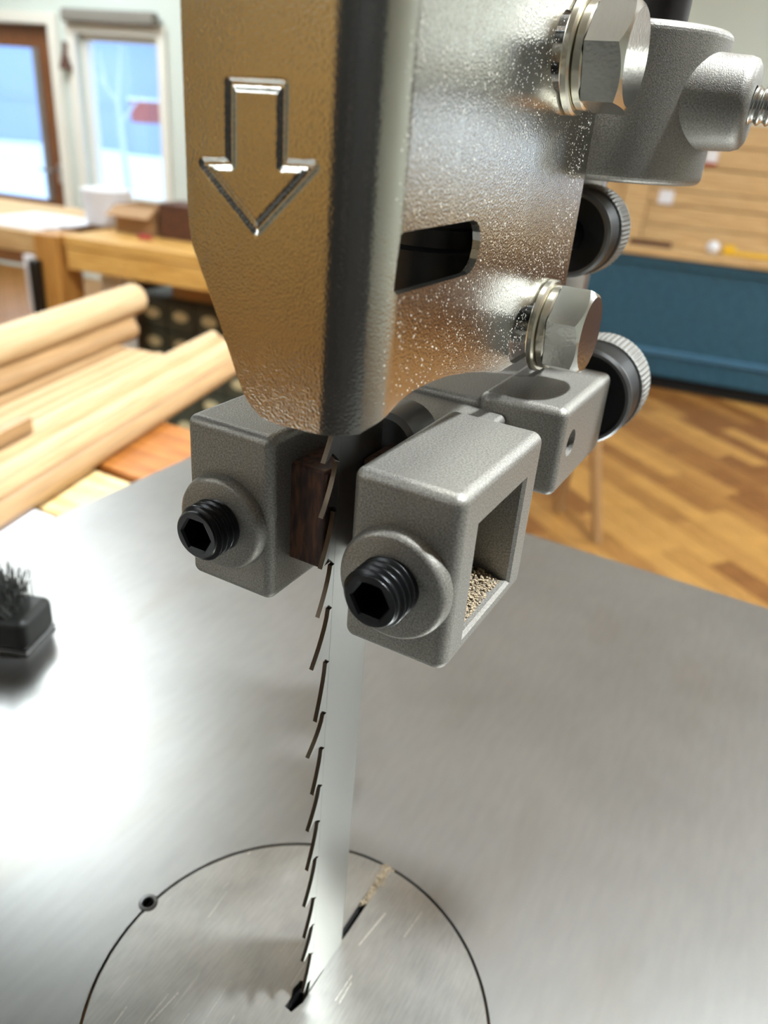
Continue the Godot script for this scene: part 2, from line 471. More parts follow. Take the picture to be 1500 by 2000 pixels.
func blade() -> void:
	var t := thing("toothed_band", Vector3(-52.4, -186, -90), "thin upright steel band saw blade with hooked teeth", "saw blade")
	var band := MB.new()
	# a band whose back edge is eased: section in (z, x)
	var sec := PackedVector2Array([Vector2(-86.0, -0.4), Vector2(-97.3, -0.4), Vector2(-98.3, -0.2), Vector2(-98.3, 0.2), Vector2(-97.3, 0.4), Vector2(-86.0, 0.4)])
	var xf := Transform3D(Basis(Vector3(0, 0, 1), Vector3(1, 0, 0), Vector3(0, 1, 0)), Vector3(-52.4, -186, 0))
	band.prism(xf, sec, 0, 306)
	part("band", band, M.blade, t)
	var tips := [[-34.0, -82.4], [-43.2, -82.6], [-50.9, -81.4], [-60.0, -82.6], [-67.9, -81.7], [-78.3, -81.9], [-89.0, -82.5], [-96.8, -81.8], [-105.6, -82.6], [-114.5, -82.2], [-124.0, -81.8], [-135.6, -82.6], [-143.5, -81.9], [-152.6, -82.8], [-161.6, -82.3], [-170.5, -82.0]]
	for i in range(1, tips.size()):
		var y1: float = tips[i][0]
		var y0: float = tips[i - 1][0] - 0.7
		var zt: float = tips[i][1]
		var swing := 0.5 if i % 2 == 0 else (-0.35 if i % 3 else 0.0)
		# outline from the gullet above, down the curved back to the tip, then back under it
		var pts := PackedVector2Array()
		for k in 7:
			var f := k / 6.0
			pts.append(Vector2(lerpf(-85.4, zt, pow(f, 1.5)), lerpf(y0, y1, f)))
		pts.append(Vector2(zt - 0.55, y1 + 0.25))
		pts.append(Vector2(zt - 1.6, y1 + 1.15))
		pts.append(Vector2(-85.0, y1 + 0.4))
		pts.append(Vector2(-86.1, y1 - 0.7))
		pts.append(Vector2(-86.1, y0))
		var mb := MB.new()
		var me := MB.new()
		var fx := Transform3D(Basis(Vector3(0, 0, 1), Vector3(0, 1, 0), Vector3(-1, 0, 0)), Vector3(-52.4, 0, 0))
		mb.face(fx, pts, 0.38); mb.face(fx, pts, -0.38, true); me.walls(fx, pts, -0.38, 0.38)
		for m in [mb, me]:
			for k in m.v.size():
				var out := clampf((m.v[k].z + 85.4) / 3.6, 0.0, 1.0)
				m.v[k].x += swing * out
		var tn := part("tooth", mb, M.blade, t)
		part("darkened_edge", me, M.tooth, tn)  # edge tone holds a dark reflection along with the hardened tint

func guard() -> void:
	var L1 := 18.5
	var r := 6.0
	var L2 := r * PI / 2
	var zs := func(z: float): return L1 + L2 + (-77.0 - z)
	# arrow pressed into the front
	var arrow := PackedVector2Array([Vector2(-58.4, 1.5), Vector2(-51.8, 1.6), Vector2(-51.8, -5.5), Vector2(-47.9, -5.3), Vector2(-55.1, -12.2), Vector2(-62.2, -6.3), Vector2(-58.5, -6.0)])
	var groove := func(s: float, y: float) -> float:
		if s > 19.5 or y > 4 or y < -15: return 0.0
		var p := Vector2(-64.7 + s, y)
		var d := 99.0
		for i in arrow.size():
			d = minf(d, p.distance_to(Geometry2D.get_closest_point_to_segment(p, arrow[i], arrow[(i + 1) % arrow.size()])))
		return -0.27 * (0.5 + 0.5 * cos(PI * minf(1.0, d / 0.78)))
	var map := func(s: float, y: float, d: float):
		var dd: float = d + groove.call(s, y)
		if s < L1: return Vector3(-64.7 + s, y, -71 + dd)
		if s < L1 + L2:
			var a := (s - L1) / r
			return Vector3(-46.2 + (r + dd) * sin(a), y, -77 + (r + dd) * cos(a))
		return Vector3(-40.2 + dd, y, -77 - (s - L1 - L2))
	var o := PackedVector2Array([Vector2(0, 75), Vector2(0, -11), Vector2(0.15, -13.2), Vector2(0.55, -15.2), Vector2(2.5, -19.4), Vector2(4.5, -23.9), Vector2(6.4, -28.3), Vector2(7.6, -31.0), Vector2(8.6, -32.3), Vector2(10.2, -33.5), Vector2(12.0, -33.9), Vector2(17.7, -33.7), Vector2(21, -33.4), Vector2(23.5, -33.1), Vector2(24.8, -32.4)])
	for p in [[-77.0, -31.3], [-79.5, -30.5], [-83.0, -30.0], [-88.0, -30.1], [-93.0, -30.5], [-101.0, -31.8], [-108.0, -33.3], [-116.0, -35.6], [-124.0, -37.9], [-131.0, -39.5], [-136.5, -39.6], [-139.5, -38.5], [-141.0, -36.0], [-141.0, 75.0]]:
		o.append(Vector2(zs.call(p[0]), p[1]))
	var slot := PackedVector2Array()
	for p in [[-76.4, -11.3], [-76.1, -14.0], [-75.9, -17.0], [-76.5, -17.5], [-95.3, -17.6]]: slot.append(Vector2(zs.call(p[0]), p[1]))
	for k in range(1, 9):
		var a := -PI / 2 + PI * k / 9
		slot.append(Vector2(zs.call(-95.3 - 3.3 * cos(a)), -14.3 + 3.3 * sin(a)))
	slot.append(Vector2(zs.call(-95.3), -11.0)); slot.append(Vector2(zs.call(-77.0), -11.0))
	var holes := [slot]
	for c in [[9.4, 5.0], [-30.0, 4.6]]:
		var h := PackedVector2Array()
		for k in 20:
			var a := TAU * k / 20
			h.append(Vector2(zs.call(-124.5) + (4.5 if cos(a) > 0 else -4.5) + c[1] * cos(a), c[0] + c[1] * sin(a)))
		holes.append(h)
	var cs := spread(0, 1.4, 0.7) + spread(1.4, 18.4, 0.25).slice(1) + spread(18.4, L1, 0.1).slice(1) + spread(L1, L1 + L2, 0.6).slice(1)
	for z in [-81.0, -86.0, -92.0, -97.0, -104.0, -112.0, -118.0, -124.5, -131.0, -136.0, -141.0]: cs.append(zs.call(z))
	var ct := [-34.5, -31.0, -27.0, -22.0, -17.5, -13.6] + spread(-13.4, 2.8, 0.25) + [6.0, 9.4, 14.0, 30.0, 75.0]
	var t := thing("blade_guard", Vector3(-52, -34, -100), "zinc plated sheet metal blade guard with pressed down arrow", "blade guard")
	var mb := MB.new()
	mb.sheet(cs, ct, o, holes, map, 1.1)
	part("bent_sheet", mb, M.sheet, t)
	var du := MB.new()
	rng.seed = 19
	for i in 5200:
		var z := -75.0 - 64.0 * pow(rng.randf(), 0.8)
		var y := rng.randf_range(-33, 22)
		if z < -76 and z > -99 and y > -18 and y < -10.5: continue
		if Vector2(z + 126, y - 9.4).length() < 8.5 or Vector2(z + 130, y + 30).length() < 8.5: continue
		if y < -30.0 - maxf(0.0, (-96.0 - z) * 0.25): continue
		var s := rng.randf_range(0.025, 0.065) * (1.6 if rng.randf() < 0.06 else 1.0)
		var p: Vector3 = map.call(zs.call(z), y, 0.0)
		du.rbox(Vector3.ZERO, Vector3(s * 0.5, s, s * rng.randf_range(0.8, 2.2)), s * 0.2, 1, [], Transform3D(Basis(Vector3.RIGHT, rng.randf() * 3), p))
	part("dust_specks", du, M.speck, t, "fine pale dust clinging to the side").set_meta("kind", "stuff")

func bolt(y: float, z: float, spin: float, label: String) -> void:
	var base := Vector3(-40.2, y, z)
	var t := thing("hex_bolt", base, label, "bolt", "hex bolts holding the blade guard")
	var xf := axis(base, Vector3.RIGHT)
	var w := MB.new()
	w.lathe(xf, [Vector2(4.2, 0.05), Vector2(7.4, 0.05), Vector2(7.7, 0.3), Vector2(7.7, 1.1), Vector2(7.4, 1.4), Vector2(4.2, 1.4)], 48)
	part("washer", w, M.washer, t)
	var sp := MB.new()
	sp.lathe(xf, [Vector2(4.2, 1.45), Vector2(6.7, 1.45), Vector2(6.95, 1.7), Vector2(6.95, 2.7), Vector2(6.7, 2.95), Vector2(4.2, 2.95)], 48)
	part("spring_washer", sp, M.washer, t)
	var sh := MB.new()
	sh.lathe(xf, [Vector2(3.6, -12), Vector2(3.6, 3.2)], 24)
	part("shank", sh, M.bolt, t)
	var h := MB.new()
	var a := 6.5
	var z0 := 3.0
	var z1 := 8.6
	var rc := 6.1
	var hx := xf * Transform3D(Basis(Vector3(0, 0, 1), spin), Vector3.ZERO)
	var flat := a * 0.97
	for f in 6:
		var mid := TAU * f / 6
		var nn := hx.basis * Vector3(cos(mid), sin(mid), 0)
		var base_i := h.v.size()
		for k in 11:
			var th := mid + deg_to_rad(-30 + 6 * k)
			var R := a / cos(th - mid)
			var top := z1 - (R - rc) * tan(deg_to_rad(32))
			h.vert(hx * Vector3(R * cos(th), R * sin(th), z0), nn)
			h.vert(hx * Vector3(R * cos(th), R * sin(th), top), nn)
			var cn := hx.basis * Vector3(sin(deg_to_rad(32)) * cos(th), sin(deg_to_rad(32)) * sin(th), cos(deg_to_rad(32)))
			h.vert(hx * Vector3(R * cos(th), R * sin(th), top), cn)
			h.vert(hx * Vector3(rc * cos(th), rc * sin(th), z1), cn)
			h.vert(hx * Vector3(rc * cos(th), rc * sin(th), z1), hx.basis.z)
			h.vert(hx * Vector3(0, 0, z1), hx.basis.z)
		for k in 10:
			var q := base_i + k * 6
			for g in [0, 2, 4]:
				h.tri(q + g, q + g + 1, q + g + 7); h.tri(q + g, q + g + 7, q + g + 6)
	part("head", h, M.bolt, t)

func knob(c: Vector3, r: float, len: float, label: String) -> void:
	var t := thing("thumbscrew", c, label, "thumbscrew", "knurled thumbscrews of the guide")
	var xf := axis(c, Vector3(0, 0, 1))
	var b := MB.new()
	b.lathe(xf, [Vector2(0, -0.8), Vector2(r - 1.2, -0.8), Vector2(r - 1.0, 0), Vector2(r - 0.5, 0.0), Vector2(r, -0.6), Vector2(r, -len * 0.5)], 64)
	part("body", b, M.knob, t)
	var e := MB.new()
	e.lathe(xf, [Vector2(r - 1.1, 0.02), Vector2(r - 0.5, 0.06), Vector2(r + 0.03, -0.55), Vector2(r + 0.03, -0.9)], 64)
	part("edge_ring", e, M.rim, t, "bright edge of the knob")
	var k := MB.new()
	var f := func(a: float, z: float) -> float: return r + 0.25 + 0.38 * pow(absf(sin(a * 30)), 0.8) * (1.0 if z > -len * 0.94 and z < -len * 0.56 else 0.3)
	k.turned(xf, f, -len * 0.5, -len, 10, 300)
	k.lathe(xf, [Vector2(r - 0.2, -len * 0.5), Vector2(r + 0.3, -len * 0.5)], 64)
	k.lathe(xf, [Vector2(r + 0.3, -len), Vector2(0, -len)], 64)
	part("knurled_band", k, M.knurl, t)
	var s := MB.new()
	s.lathe(xf, [Vector2(3, 4), Vector2(3, -1)], 20)
	part("stem", s, M.black_steel, t)

func screw(p: Vector3, r: float, out: float, parent: Node) -> void:
	# set screw with a hexagon socket, axis to the front
	var xf := axis(p, Vector3(0, 0, 1))
	var mb := MB.new()
	var f := func(a: float, z: float) -> float:
		var ph := fposmod(z / 1.25 + a / TAU, 1.0)
		return r - 0.62 * (0.5 + 0.5 * cos(TAU * ph)) * (1.0 if z < out - 0.6 else clampf((out - z) / 0.6, 0.0, 1.0)) - 0.75 * clampf((z - out + 0.7) / 0.7, 0.0, 1.0)
	mb.turned(xf, f, -3.0, out, 44, 48)
	var hexr := r * 0.62
	var base := mb.v.size()
	for k in 49:
		var a := TAU * k / 48
		var m := fposmod(a, PI / 3) - PI / 6
		var hr := hexr * cos(PI / 6) / cos(m)
		var ro: float = f.call(a, out)
		mb.vert(xf * Vector3(ro * cos(a), ro * sin(a), out), xf.basis.z)
		mb.vert(xf * Vector3((hr + 0.25) * cos(a), (hr + 0.25) * sin(a), out + 0.02), xf.basis.z)
	for k in 48:
		mb.tri(base + k * 2, base + k * 2 + 1, base + k * 2 + 3); mb.tri(base + k * 2, base + k * 2 + 3, base + k * 2 + 2)
	var hx := PackedVector2Array()
	var hx2 := PackedVector2Array()
	for k in 6:
		hx.append(Vector2(cos(TAU * k / 6), sin(TAU * k / 6)) * hexr)
		hx2.append(hx[k] * (1.0 + 0.3 / hexr))
	for k in 6:
		var k2 := (k + 1) % 6
		var nn := (xf.basis * -Vector3(hx[k].x + hx[k2].x, hx[k].y + hx[k2].y, 0)).normalized()
		mb.quad(xf * Vector3(hx2[k].x, hx2[k].y, out), xf * Vector3(hx2[k2].x, hx2[k2].y, out), xf * Vector3(hx[k2].x, hx[k2].y, out - 0.35), xf * Vector3(hx[k].x, hx[k].y, out - 0.35), (nn + xf.basis.z).normalized())
		mb.quad(xf * Vector3(hx[k].x, hx[k].y, out - 0.35), xf * Vector3(hx[k2].x, hx[k2].y, out - 0.35), xf * Vector3(hx[k2].x, hx[k2].y, out - 4.5), xf * Vector3(hx[k].x, hx[k].y, out - 4.5), nn)
	mb.face(xf, hx, out - 4.5)
	part("set_screw", mb, M.black_steel, parent, "black hexagon socket set screw")

func guides() -> void:
	var t := thing("blade_guide", Vector3(-52, -67, -95), "grey cast metal blade guide with two square blocks and set screws", "blade guide")
	var y0 := -67.0
	var y1 := -40.4
	# block to the right of the blade, with the open pocket in its side
	var lo := Vector3(-45.9, y0, -108.5)
	var hi := Vector3(-29.9, y1, -79.0)
	var rr := 1.7
	var c := (lo + hi) / 2
	var h := (hi - lo) / 2
	var b := MB.new()
	b.rbox(c, h, rr, 4, [Vector3.RIGHT])
	# rim of the pocket: rectangle (z, y) with a rounded opening
	var oz := [-103.0, -84.6]
	var oy := [-64.4, -45.9]
	var A := [Vector2(lo.z + rr, y0 + rr), Vector2(hi.z - rr, y0 + rr), Vector2(hi.z - rr, y1 - rr), Vector2(lo.z + rr, y1 - rr)]
	var Bq := [Vector2(oz[0], oy[0]), Vector2(oz[1], oy[0]), Vector2(oz[1], oy[1]), Vector2(oz[0], oy[1])]
	for k in 4:
		var k2 := (k + 1) % 4
		b.quad(Vector3(hi.x, A[k].y, A[k].x), Vector3(hi.x, A[k2].y, A[k2].x), Vector3(hi.x, Bq[k2].y, Bq[k2].x), Vector3(hi.x, Bq[k].y, Bq[k].x), Vector3.RIGHT)
	var mz: float = (oz[0] + oz[1]) / 2
	var my: float = (oy[0] + oy[1]) / 2
	for k in 4:   # eased inner edge, then the pocket's walls
		var k2 := (k + 1) % 4
		var P: Vector2 = Bq[k]; var Q: Vector2 = Bq[k2]
		var mm := (P + Q) / 2
		var inn := Vector3(0, my - mm.y, mz - mm.x).normalized()
		var p2 := P + Vector2(signf(mz - P.x), signf(my - P.y)) * 0.5
		var q2 := Q + Vector2(signf(mz - Q.x), signf(my - Q.y)) * 0.5
		b.quad(Vector3(hi.x, P.y, P.x), Vector3(hi.x, Q.y, Q.x), Vector3(hi.x - 0.5, q2.y, q2.x), Vector3(hi.x - 0.5, p2.y, p2.x), (inn + Vector3.RIGHT).normalized())
		b.quad(Vector3(hi.x - 0.5, p2.y, p2.x), Vector3(hi.x - 0.5, q2.y, q2.x), Vector3(hi.x - 7.5, q2.y, q2.x), Vector3(hi.x - 7.5, p2.y, p2.x), inn)
	b.quad(Vector3(hi.x - 7.5, oy[0], oz[0]), Vector3(hi.x - 7.5, oy[0], oz[1]), Vector3(hi.x - 7.5, oy[1], oz[1]), Vector3(hi.x - 7.5, oy[1], oz[0]), Vector3.RIGHT)
	var rb := part("guide_block", b, M.cast, t, "guide block with an open pocket in its side")
	var pd := MB.new()
	rng.seed = 7
	for i in 1500:
		var z := rng.randf_range(-101.8, -85.6)
		var x := rng.randf_range(-37.2, -31.2)
		var s := rng.randf_range(0.08, 0.2)
		pd.rbox(Vector3.ZERO, Vector3(s, s * 0.7, s), s * 0.3, 1, [], Transform3D(Basis.from_euler(Vector3(rng.randf() * 3, rng.randf() * 3, 0)), Vector3(x, -63.9 + rng.randf() * 1.6 * clampf((-30.5 - x) / 6.0, 0.1, 1.0), z)))
	var pdn := part("sawdust", pd, M.dust, rb, "pale sawdust lying in the pocket")
	pdn.set_meta("kind", "stuff")
	var boss := MB.new()
	boss.lathe(axis(Vector3(-38.0, -54.8, -79.2), Vector3(0, 0, 1)), [Vector2(8.1, 0), Vector2(8.0, 1.3), Vector2(7.7, 2.0), Vector2(7.2, 2.3), Vector2(0, 2.3)], 56, 60)
	var rboss := part("boss", boss, M.cast, rb, "round boss around the set screw")
	screw(Vector3(-38.0, -54.2, -77), 4.35, 5.2, t)
	# block to the left of the blade
	var b2 := MB.new()
	b2.rbox(Vector3(-66.7, (y0 + y1) / 2, -93.5), Vector3(7.75, (y1 - y0) / 2, 14.0), 1.5, 4)
	var lb := part("guide_block", b2, M.cast, t, "plain guide block under the guard")
	var boss2 := MB.new()
	boss2.lathe(axis(Vector3(-67.3, -55.4, -79.7), Vector3(0, 0, 1)), [Vector2(7.5, 0), Vector2(7.4, 1.2), Vector2(7.1, 1.8), Vector2(6.6, 2.1), Vector2(0, 2.1)], 56, 60)
	part("boss", boss2, M.cast, lb, "round boss around the set screw")
	screw(Vector3(-67.3, -55.2, -77.6), 4.2, 4.6, t)
	# fibre guide pads either side of the blade
	for q in [[Vector3(-59.6, -61.2, -97), Vector3(-53.1, -45.3, -84.2)], [Vector3(-51.7, -61.2, -104), Vector3(-45.6, -45.3, -92)]]:
		part("guide_pad", boxes([q], 0.5, 2), M.guide_wood, t, "dark brown fibre pad against the blade")
	# bar behind both blocks and the thrust piece behind the blade
	part("cross_bar", boxes([[Vector3(-74, -60, -122), Vector3(-40, -43.5, -107)]], 1.2, 2), M.cast, t)
	var th := MB.new()
	th.lathe(axis(Vector3(-52.4, -46, -108), Vector3(0, 0, 1)), [Vector2(0, 8.2), Vector2(4.5, 8.2), Vector2(5.3, 7.4), Vector2(5.3, 0)], 32)
	part("thrust_pin", th, M.rim, t)
	# arm at the back with a cross hole
	var al := Vector3(-45.5, -56.2, -148)
	var ah := Vector3(-30.0, -40.4, -119.5)
	var ab := MB.new()
	ab.rbox((al + ah) / 2, (ah - al) / 2, 1.6, 4, [Vector3.RIGHT])
	var hc := Vector2(-125.2, -47.6)
	var inner := []
	var ri := 2.4
	var k1 := 40
	var rlo := Vector2(al.z + 1.6, al.y + 1.6)
	var rhi := Vector2(ah.z - 1.6, ah.y - 1.6)
	var base := ab.v.size()
	for k in k1 + 1:
		var a := TAU * k / k1 + PI / 4
		var d := Vector2(cos(a), sin(a))
		var far := minf(absf(rhi.x - hc.x if d.x > 0 else rlo.x - hc.x) / maxf(absf(d.x), 1e-6), absf(rhi.y - hc.y if d.y > 0 else rlo.y - hc.y) / maxf(absf(d.y), 1e-6))
		var pi2 := hc + d * ri
		var po := hc + d * far
		ab.vert(Vector3(ah.x, pi2.y, pi2.x), Vector3.RIGHT); ab.vert(Vector3(ah.x, po.y, po.x), Vector3.RIGHT)
	for k in k1:
		ab.tri(base + k * 2, base + k * 2 + 1, base + k * 2 + 3); ab.tri(base + k * 2, base + k * 2 + 3, base + k * 2 + 2)
	for q in [rlo, Vector2(rhi.x, rlo.y), rhi, Vector2(rlo.x, rhi.y)]:   # corners that the rays step over
		var a0 := (q - hc as Vector2).angle()
		var kk := int(floor(fposmod(a0 - PI / 4, TAU) / TAU * k1))
		var o := ab.vert(Vector3(ah.x, q.y, q.x), Vector3.RIGHT)
		ab.tri(base + kk * 2 + 1, base + kk * 2 + 3, o)
	var hole := MB.new()
	ab.walls(Transform3D(Basis(Vector3(0, 0, 1), Vector3(0, 1, 0), Vector3(1, 0, 0)), Vector3(0, 0, 0)), circle(hc, ri, k1), ah.x, ah.x - 9, true)
	ab.face(Transform3D(Basis(Vector3(0, 0, 1), Vector3(0, 1, 0), Vector3(1, 0, 0)), Vector3(0, 0, 0)), circle(hc, ri, k1), ah.x - 9)
	part("arm", ab, M.cast, t, "square arm with a cross hole")
	part("arm_root", boxes([[Vector3(-62, -56, -150), Vector3(-45, -42, -120)]], 1.2, 2), M.cast, t)

func head_casting() -> void:
	var t := thing("guide_bracket", Vector3(-50, -7.5, -165), "grey cast bracket with threaded stud at the upper right", "bracket")
	var b := MB.new()
	# plan outline (x, -z) with a large rounded corner at the right, swept upwards with eased rims
	var plan := func(g: float) -> PackedVector2Array:
		var p := PackedVector2Array([Vector2(-66 - g, 190 + g), Vector2(-66 - g, 144 - g)])
		for k in 21:
			var a := -PI / 2 + PI * 0.75 * k / 20
			p.append(Vector2(-43.0 + (18.0 + g) * cos(a), 162 + (18.0 + g) * sin(a)))
		p.append(Vector2(-57, 190 + g))
		return p
	var up := Transform3D(Basis(Vector3(1, 0, 0), Vector3(0, 0, -1), Vector3(0, 1, 0)), Vector3.ZERO)
	b.walls(up, plan.call(0.0), -6.2, 15.2)
	var prev := [0.0, 15.2, -6.2]
	for k in range(1, 6):
		var a := PI / 2 * k / 5
		var g := -1.4 * (1.0 - cos(a))
		var dy := 1.4 * sin(a)
		for side in 2:
			var pa: PackedVector2Array = plan.call(prev[0])
			var pb: PackedVector2Array = plan.call(g)
			var ya: float = prev[1 + side]
			var yb: float = 15.2 + dy if side == 0 else -6.2 - dy
			var mid := PI / 2 * (k - 0.5) / 5
			for i in pa.size():
				var j := (i + 1) % pa.size()
				var e := pa[j] - pa[i]
				var nn := Vector3(e.y, 0, e.x).normalized() * cos(mid) + Vector3(0, sin(mid) * (1 - 2 * side), 0)
				if nn.dot(Vector3(pa[i].x + 50, 0, -pa[i].y + 164)) < 0 and absf(nn.y) < 0.95: nn = Vector3(-nn.x, nn.y, -nn.z)
				b.quad(Vector3(pa[i].x, ya, -pa[i].y), Vector3(pa[j].x, ya, -pa[j].y), Vector3(pb[j].x, yb, -pb[j].y), Vector3(pb[i].x, yb, -pb[i].y), nn.normalized())
		prev = [g, 15.2 + dy, -6.2 - dy]
	b.face(up, plan.call(-1.4), 16.6)
	b.face(up, plan.call(-1.4), -7.6, true)
	part("body", b, M.cast, t)
	var boss := MB.new()
	boss.lathe(axis(Vector3(-38, 5.8, -158), Vector3.RIGHT), [Vector2(8.2, 0), Vector2(7.2, 17.3), Vector2(6.8, 18.5), Vector2(5.9, 19.1), Vector2(3.0, 19.1)], 48, 50)
	part("stud_boss", boss, M.cast, t)
	var stud := MB.new()
	var f := func(a: float, z: float) -> float: return 3.0 - 0.5 * (0.5 + 0.5 * cos(TAU * (z / 1.5 + a / TAU)))
	stud.turned(axis(Vector3(-21, 5.8, -158), Vector3.RIGHT), f, 0, 42, 224, 28)
	part("threaded_stud", stud, M.bolt, t, "bright threaded stud")
	var tip := MB.new()
	tip.lathe(axis(Vector3(21, 5.8, -158), Vector3.RIGHT), [Vector2(5.5, 0), Vector2(6, 0.6), Vector2(6, 11), Vector2(5, 12), Vector2(0, 12)], 32)
	part("stud_knob", tip, M.lever, t)
	var lev := MB.new()
	lev.lathe(axis(Vector3(-38, 16.5, -160), Vector3.UP), [Vector2(4.6, 0), Vector2(5.2, 0.6), Vector2(5.2, 60)], 32)
	one("clamp_handle", Vector3(-38, 16.5, -160), lev, M.lever, "dark maroon clamp handle standing on the cast bracket", "handle")
	# guide post that carries everything, going up out of sight
	var p := MB.new()
	p.lathe(axis(Vector3(-57, -60, -178), Vector3.UP), [Vector2(0, 0), Vector2(10, 0), Vector2(11, 1), Vector2(11, 420)], 48)
	one("guide_post", Vector3(-57, -60, -178), p, M.post, "round grey steel post behind the blade guard", "post")
	# black thrust roller seen through the guard's slot
	var ro := thing("thrust_roller", Vector3(-53, -26, -112), "black round roller inside the guard behind its slot", "roller")
	var rl := MB.new()
	rl.lathe(axis(Vector3(-53, -26, -112), Vector3.UP), [Vector2(0, 0), Vector2(9.0, 0), Vector2(9.6, 0.6), Vector2(9.6, 9), Vector2(8.8, 9.6), Vector2(8.8, 12), Vector2(9.6, 12.6), Vector2(9.6, 21.4), Vector2(9, 22), Vector2(0, 22)], 48)
	part("tyre", rl, M.roller, ro)
	var hub := MB.new()
	hub.lathe(axis(Vector3(-53, -28, -112), Vector3.UP), [Vector2(0, 0), Vector2(3, 0), Vector2(3, 27), Vector2(0, 27)], 24)
	part("axle", hub, M.rim, ro)

func housing() -> void:
	# dark housing out of view, placed to darken the lower left of the table
	var t := thing("unseen_housing", Vector3(-400, 235, -40), "dark housing out of view above the saw, placed to darken the lower left of the table", "housing")
	part("shell", boxes([[Vector3(-1010, 235, -250), Vector3(-130, 900, 140)]], 25, 4), M.brush, t)
	part("door", boxes([[Vector3(-880, 255, 140), Vector3(-150, 880, 165)]], 10, 2), M.brush, t)
	part("post_carrier", boxes([[Vector3(-131, 300, -215), Vector3(-68.3, 380, -140)]], 6, 2), M.brush, t)
	part("column", boxes([[Vector3(-1010, -1165, 20), Vector3(-905, 240, 140)]], 10, 2), M.brush, t)

func brush() -> void:
	var a := Vector3(-191, -165, -133)          # right hand end on the table
	var dir := Vector3(-0.93, 0, 0.36).normalized()
	var side := Vector3.UP.cross(dir).normalized()
	var t := thing("bench_brush", a, "dark bench brush lying on the left of the steel table", "brush")
	var xf := Transform3D(Basis(dir, Vector3.UP, dir.cross(Vector3.UP)), a)
	var b := MB.new()
	b.rbox(Vector3(60, 8.0, 0), Vector3(60, 6.0, 9), 3.0, 3, [], xf)
	part("stock", b, M.brush, t)
	var p := MB.new()
	p.rbox(Vector3(61, 1.1, 1), Vector3(60, 1.0, 9), 0.6, 1, [], xf)
	part("base_strip", p, M.rim, t, "thin grey strip under the brush")
	var br := MB.new()
	rng.seed = 3
	for i in 2600:
		var s := Vector3(6 + rng.randf() * 100, 13, rng.randf_range(-7, 7))
		var e := s + Vector3(rng.randf_range(-4, 5), rng.randf_range(8, 13), rng.randf_range(-4, 6) - 2)
		var p0 := xf * s
		var p1 := xf * e
		br.bar(p0, p1, 0.32, 4, 0.16)
	var bn := part("bristles", br, M.bristle, t, "tuft of grey bristles")
	bn.set_meta("kind", "stuff")

# ---------------------------------------------------------------- pile of sticks left of the table
func px(x: float, y: float, h: float) -> Vector3:   # the point at height h that a sight line meets
	var b := cam_basis
	var d := b * Vector3((x - 750) / FOCAL, -(y - 1000) / FOCAL, -1)
	return d * (h / d.y)

const FOCAL := 1520.0
var cam_basis: Basis

func stick(a: Vector3, b: Vector3, r: float, square: bool, m: Material, called: String, label: String, category: String, group: String) -> void:
	var z := (b - a).normalized()
	var x := Vector3.UP.cross(z).normalized()
	var L := (b - a).length()
	var o := MeshInstance3D.new()
	var mb := MB.new()
	if square: mb.rbox(Vector3(0, 0, L / 2), Vector3(r, r, L / 2), r * 0.15, 1)
	else: mb.lathe(Transform3D(), [Vector2(0, 0), Vector2(r - 0.6, 0), Vector2(r, 0.6), Vector2(r, L - 1.2), Vector2(r - 1.2, L), Vector2(0, L)], 20)
	o.name = numbered(called); o.mesh = mb.mesh(); o.material_override = m
	add_child(o)
	o.transform = Transform3D(Basis(x, z.cross(x), z), W(a))
	tag(o, label, category, group)

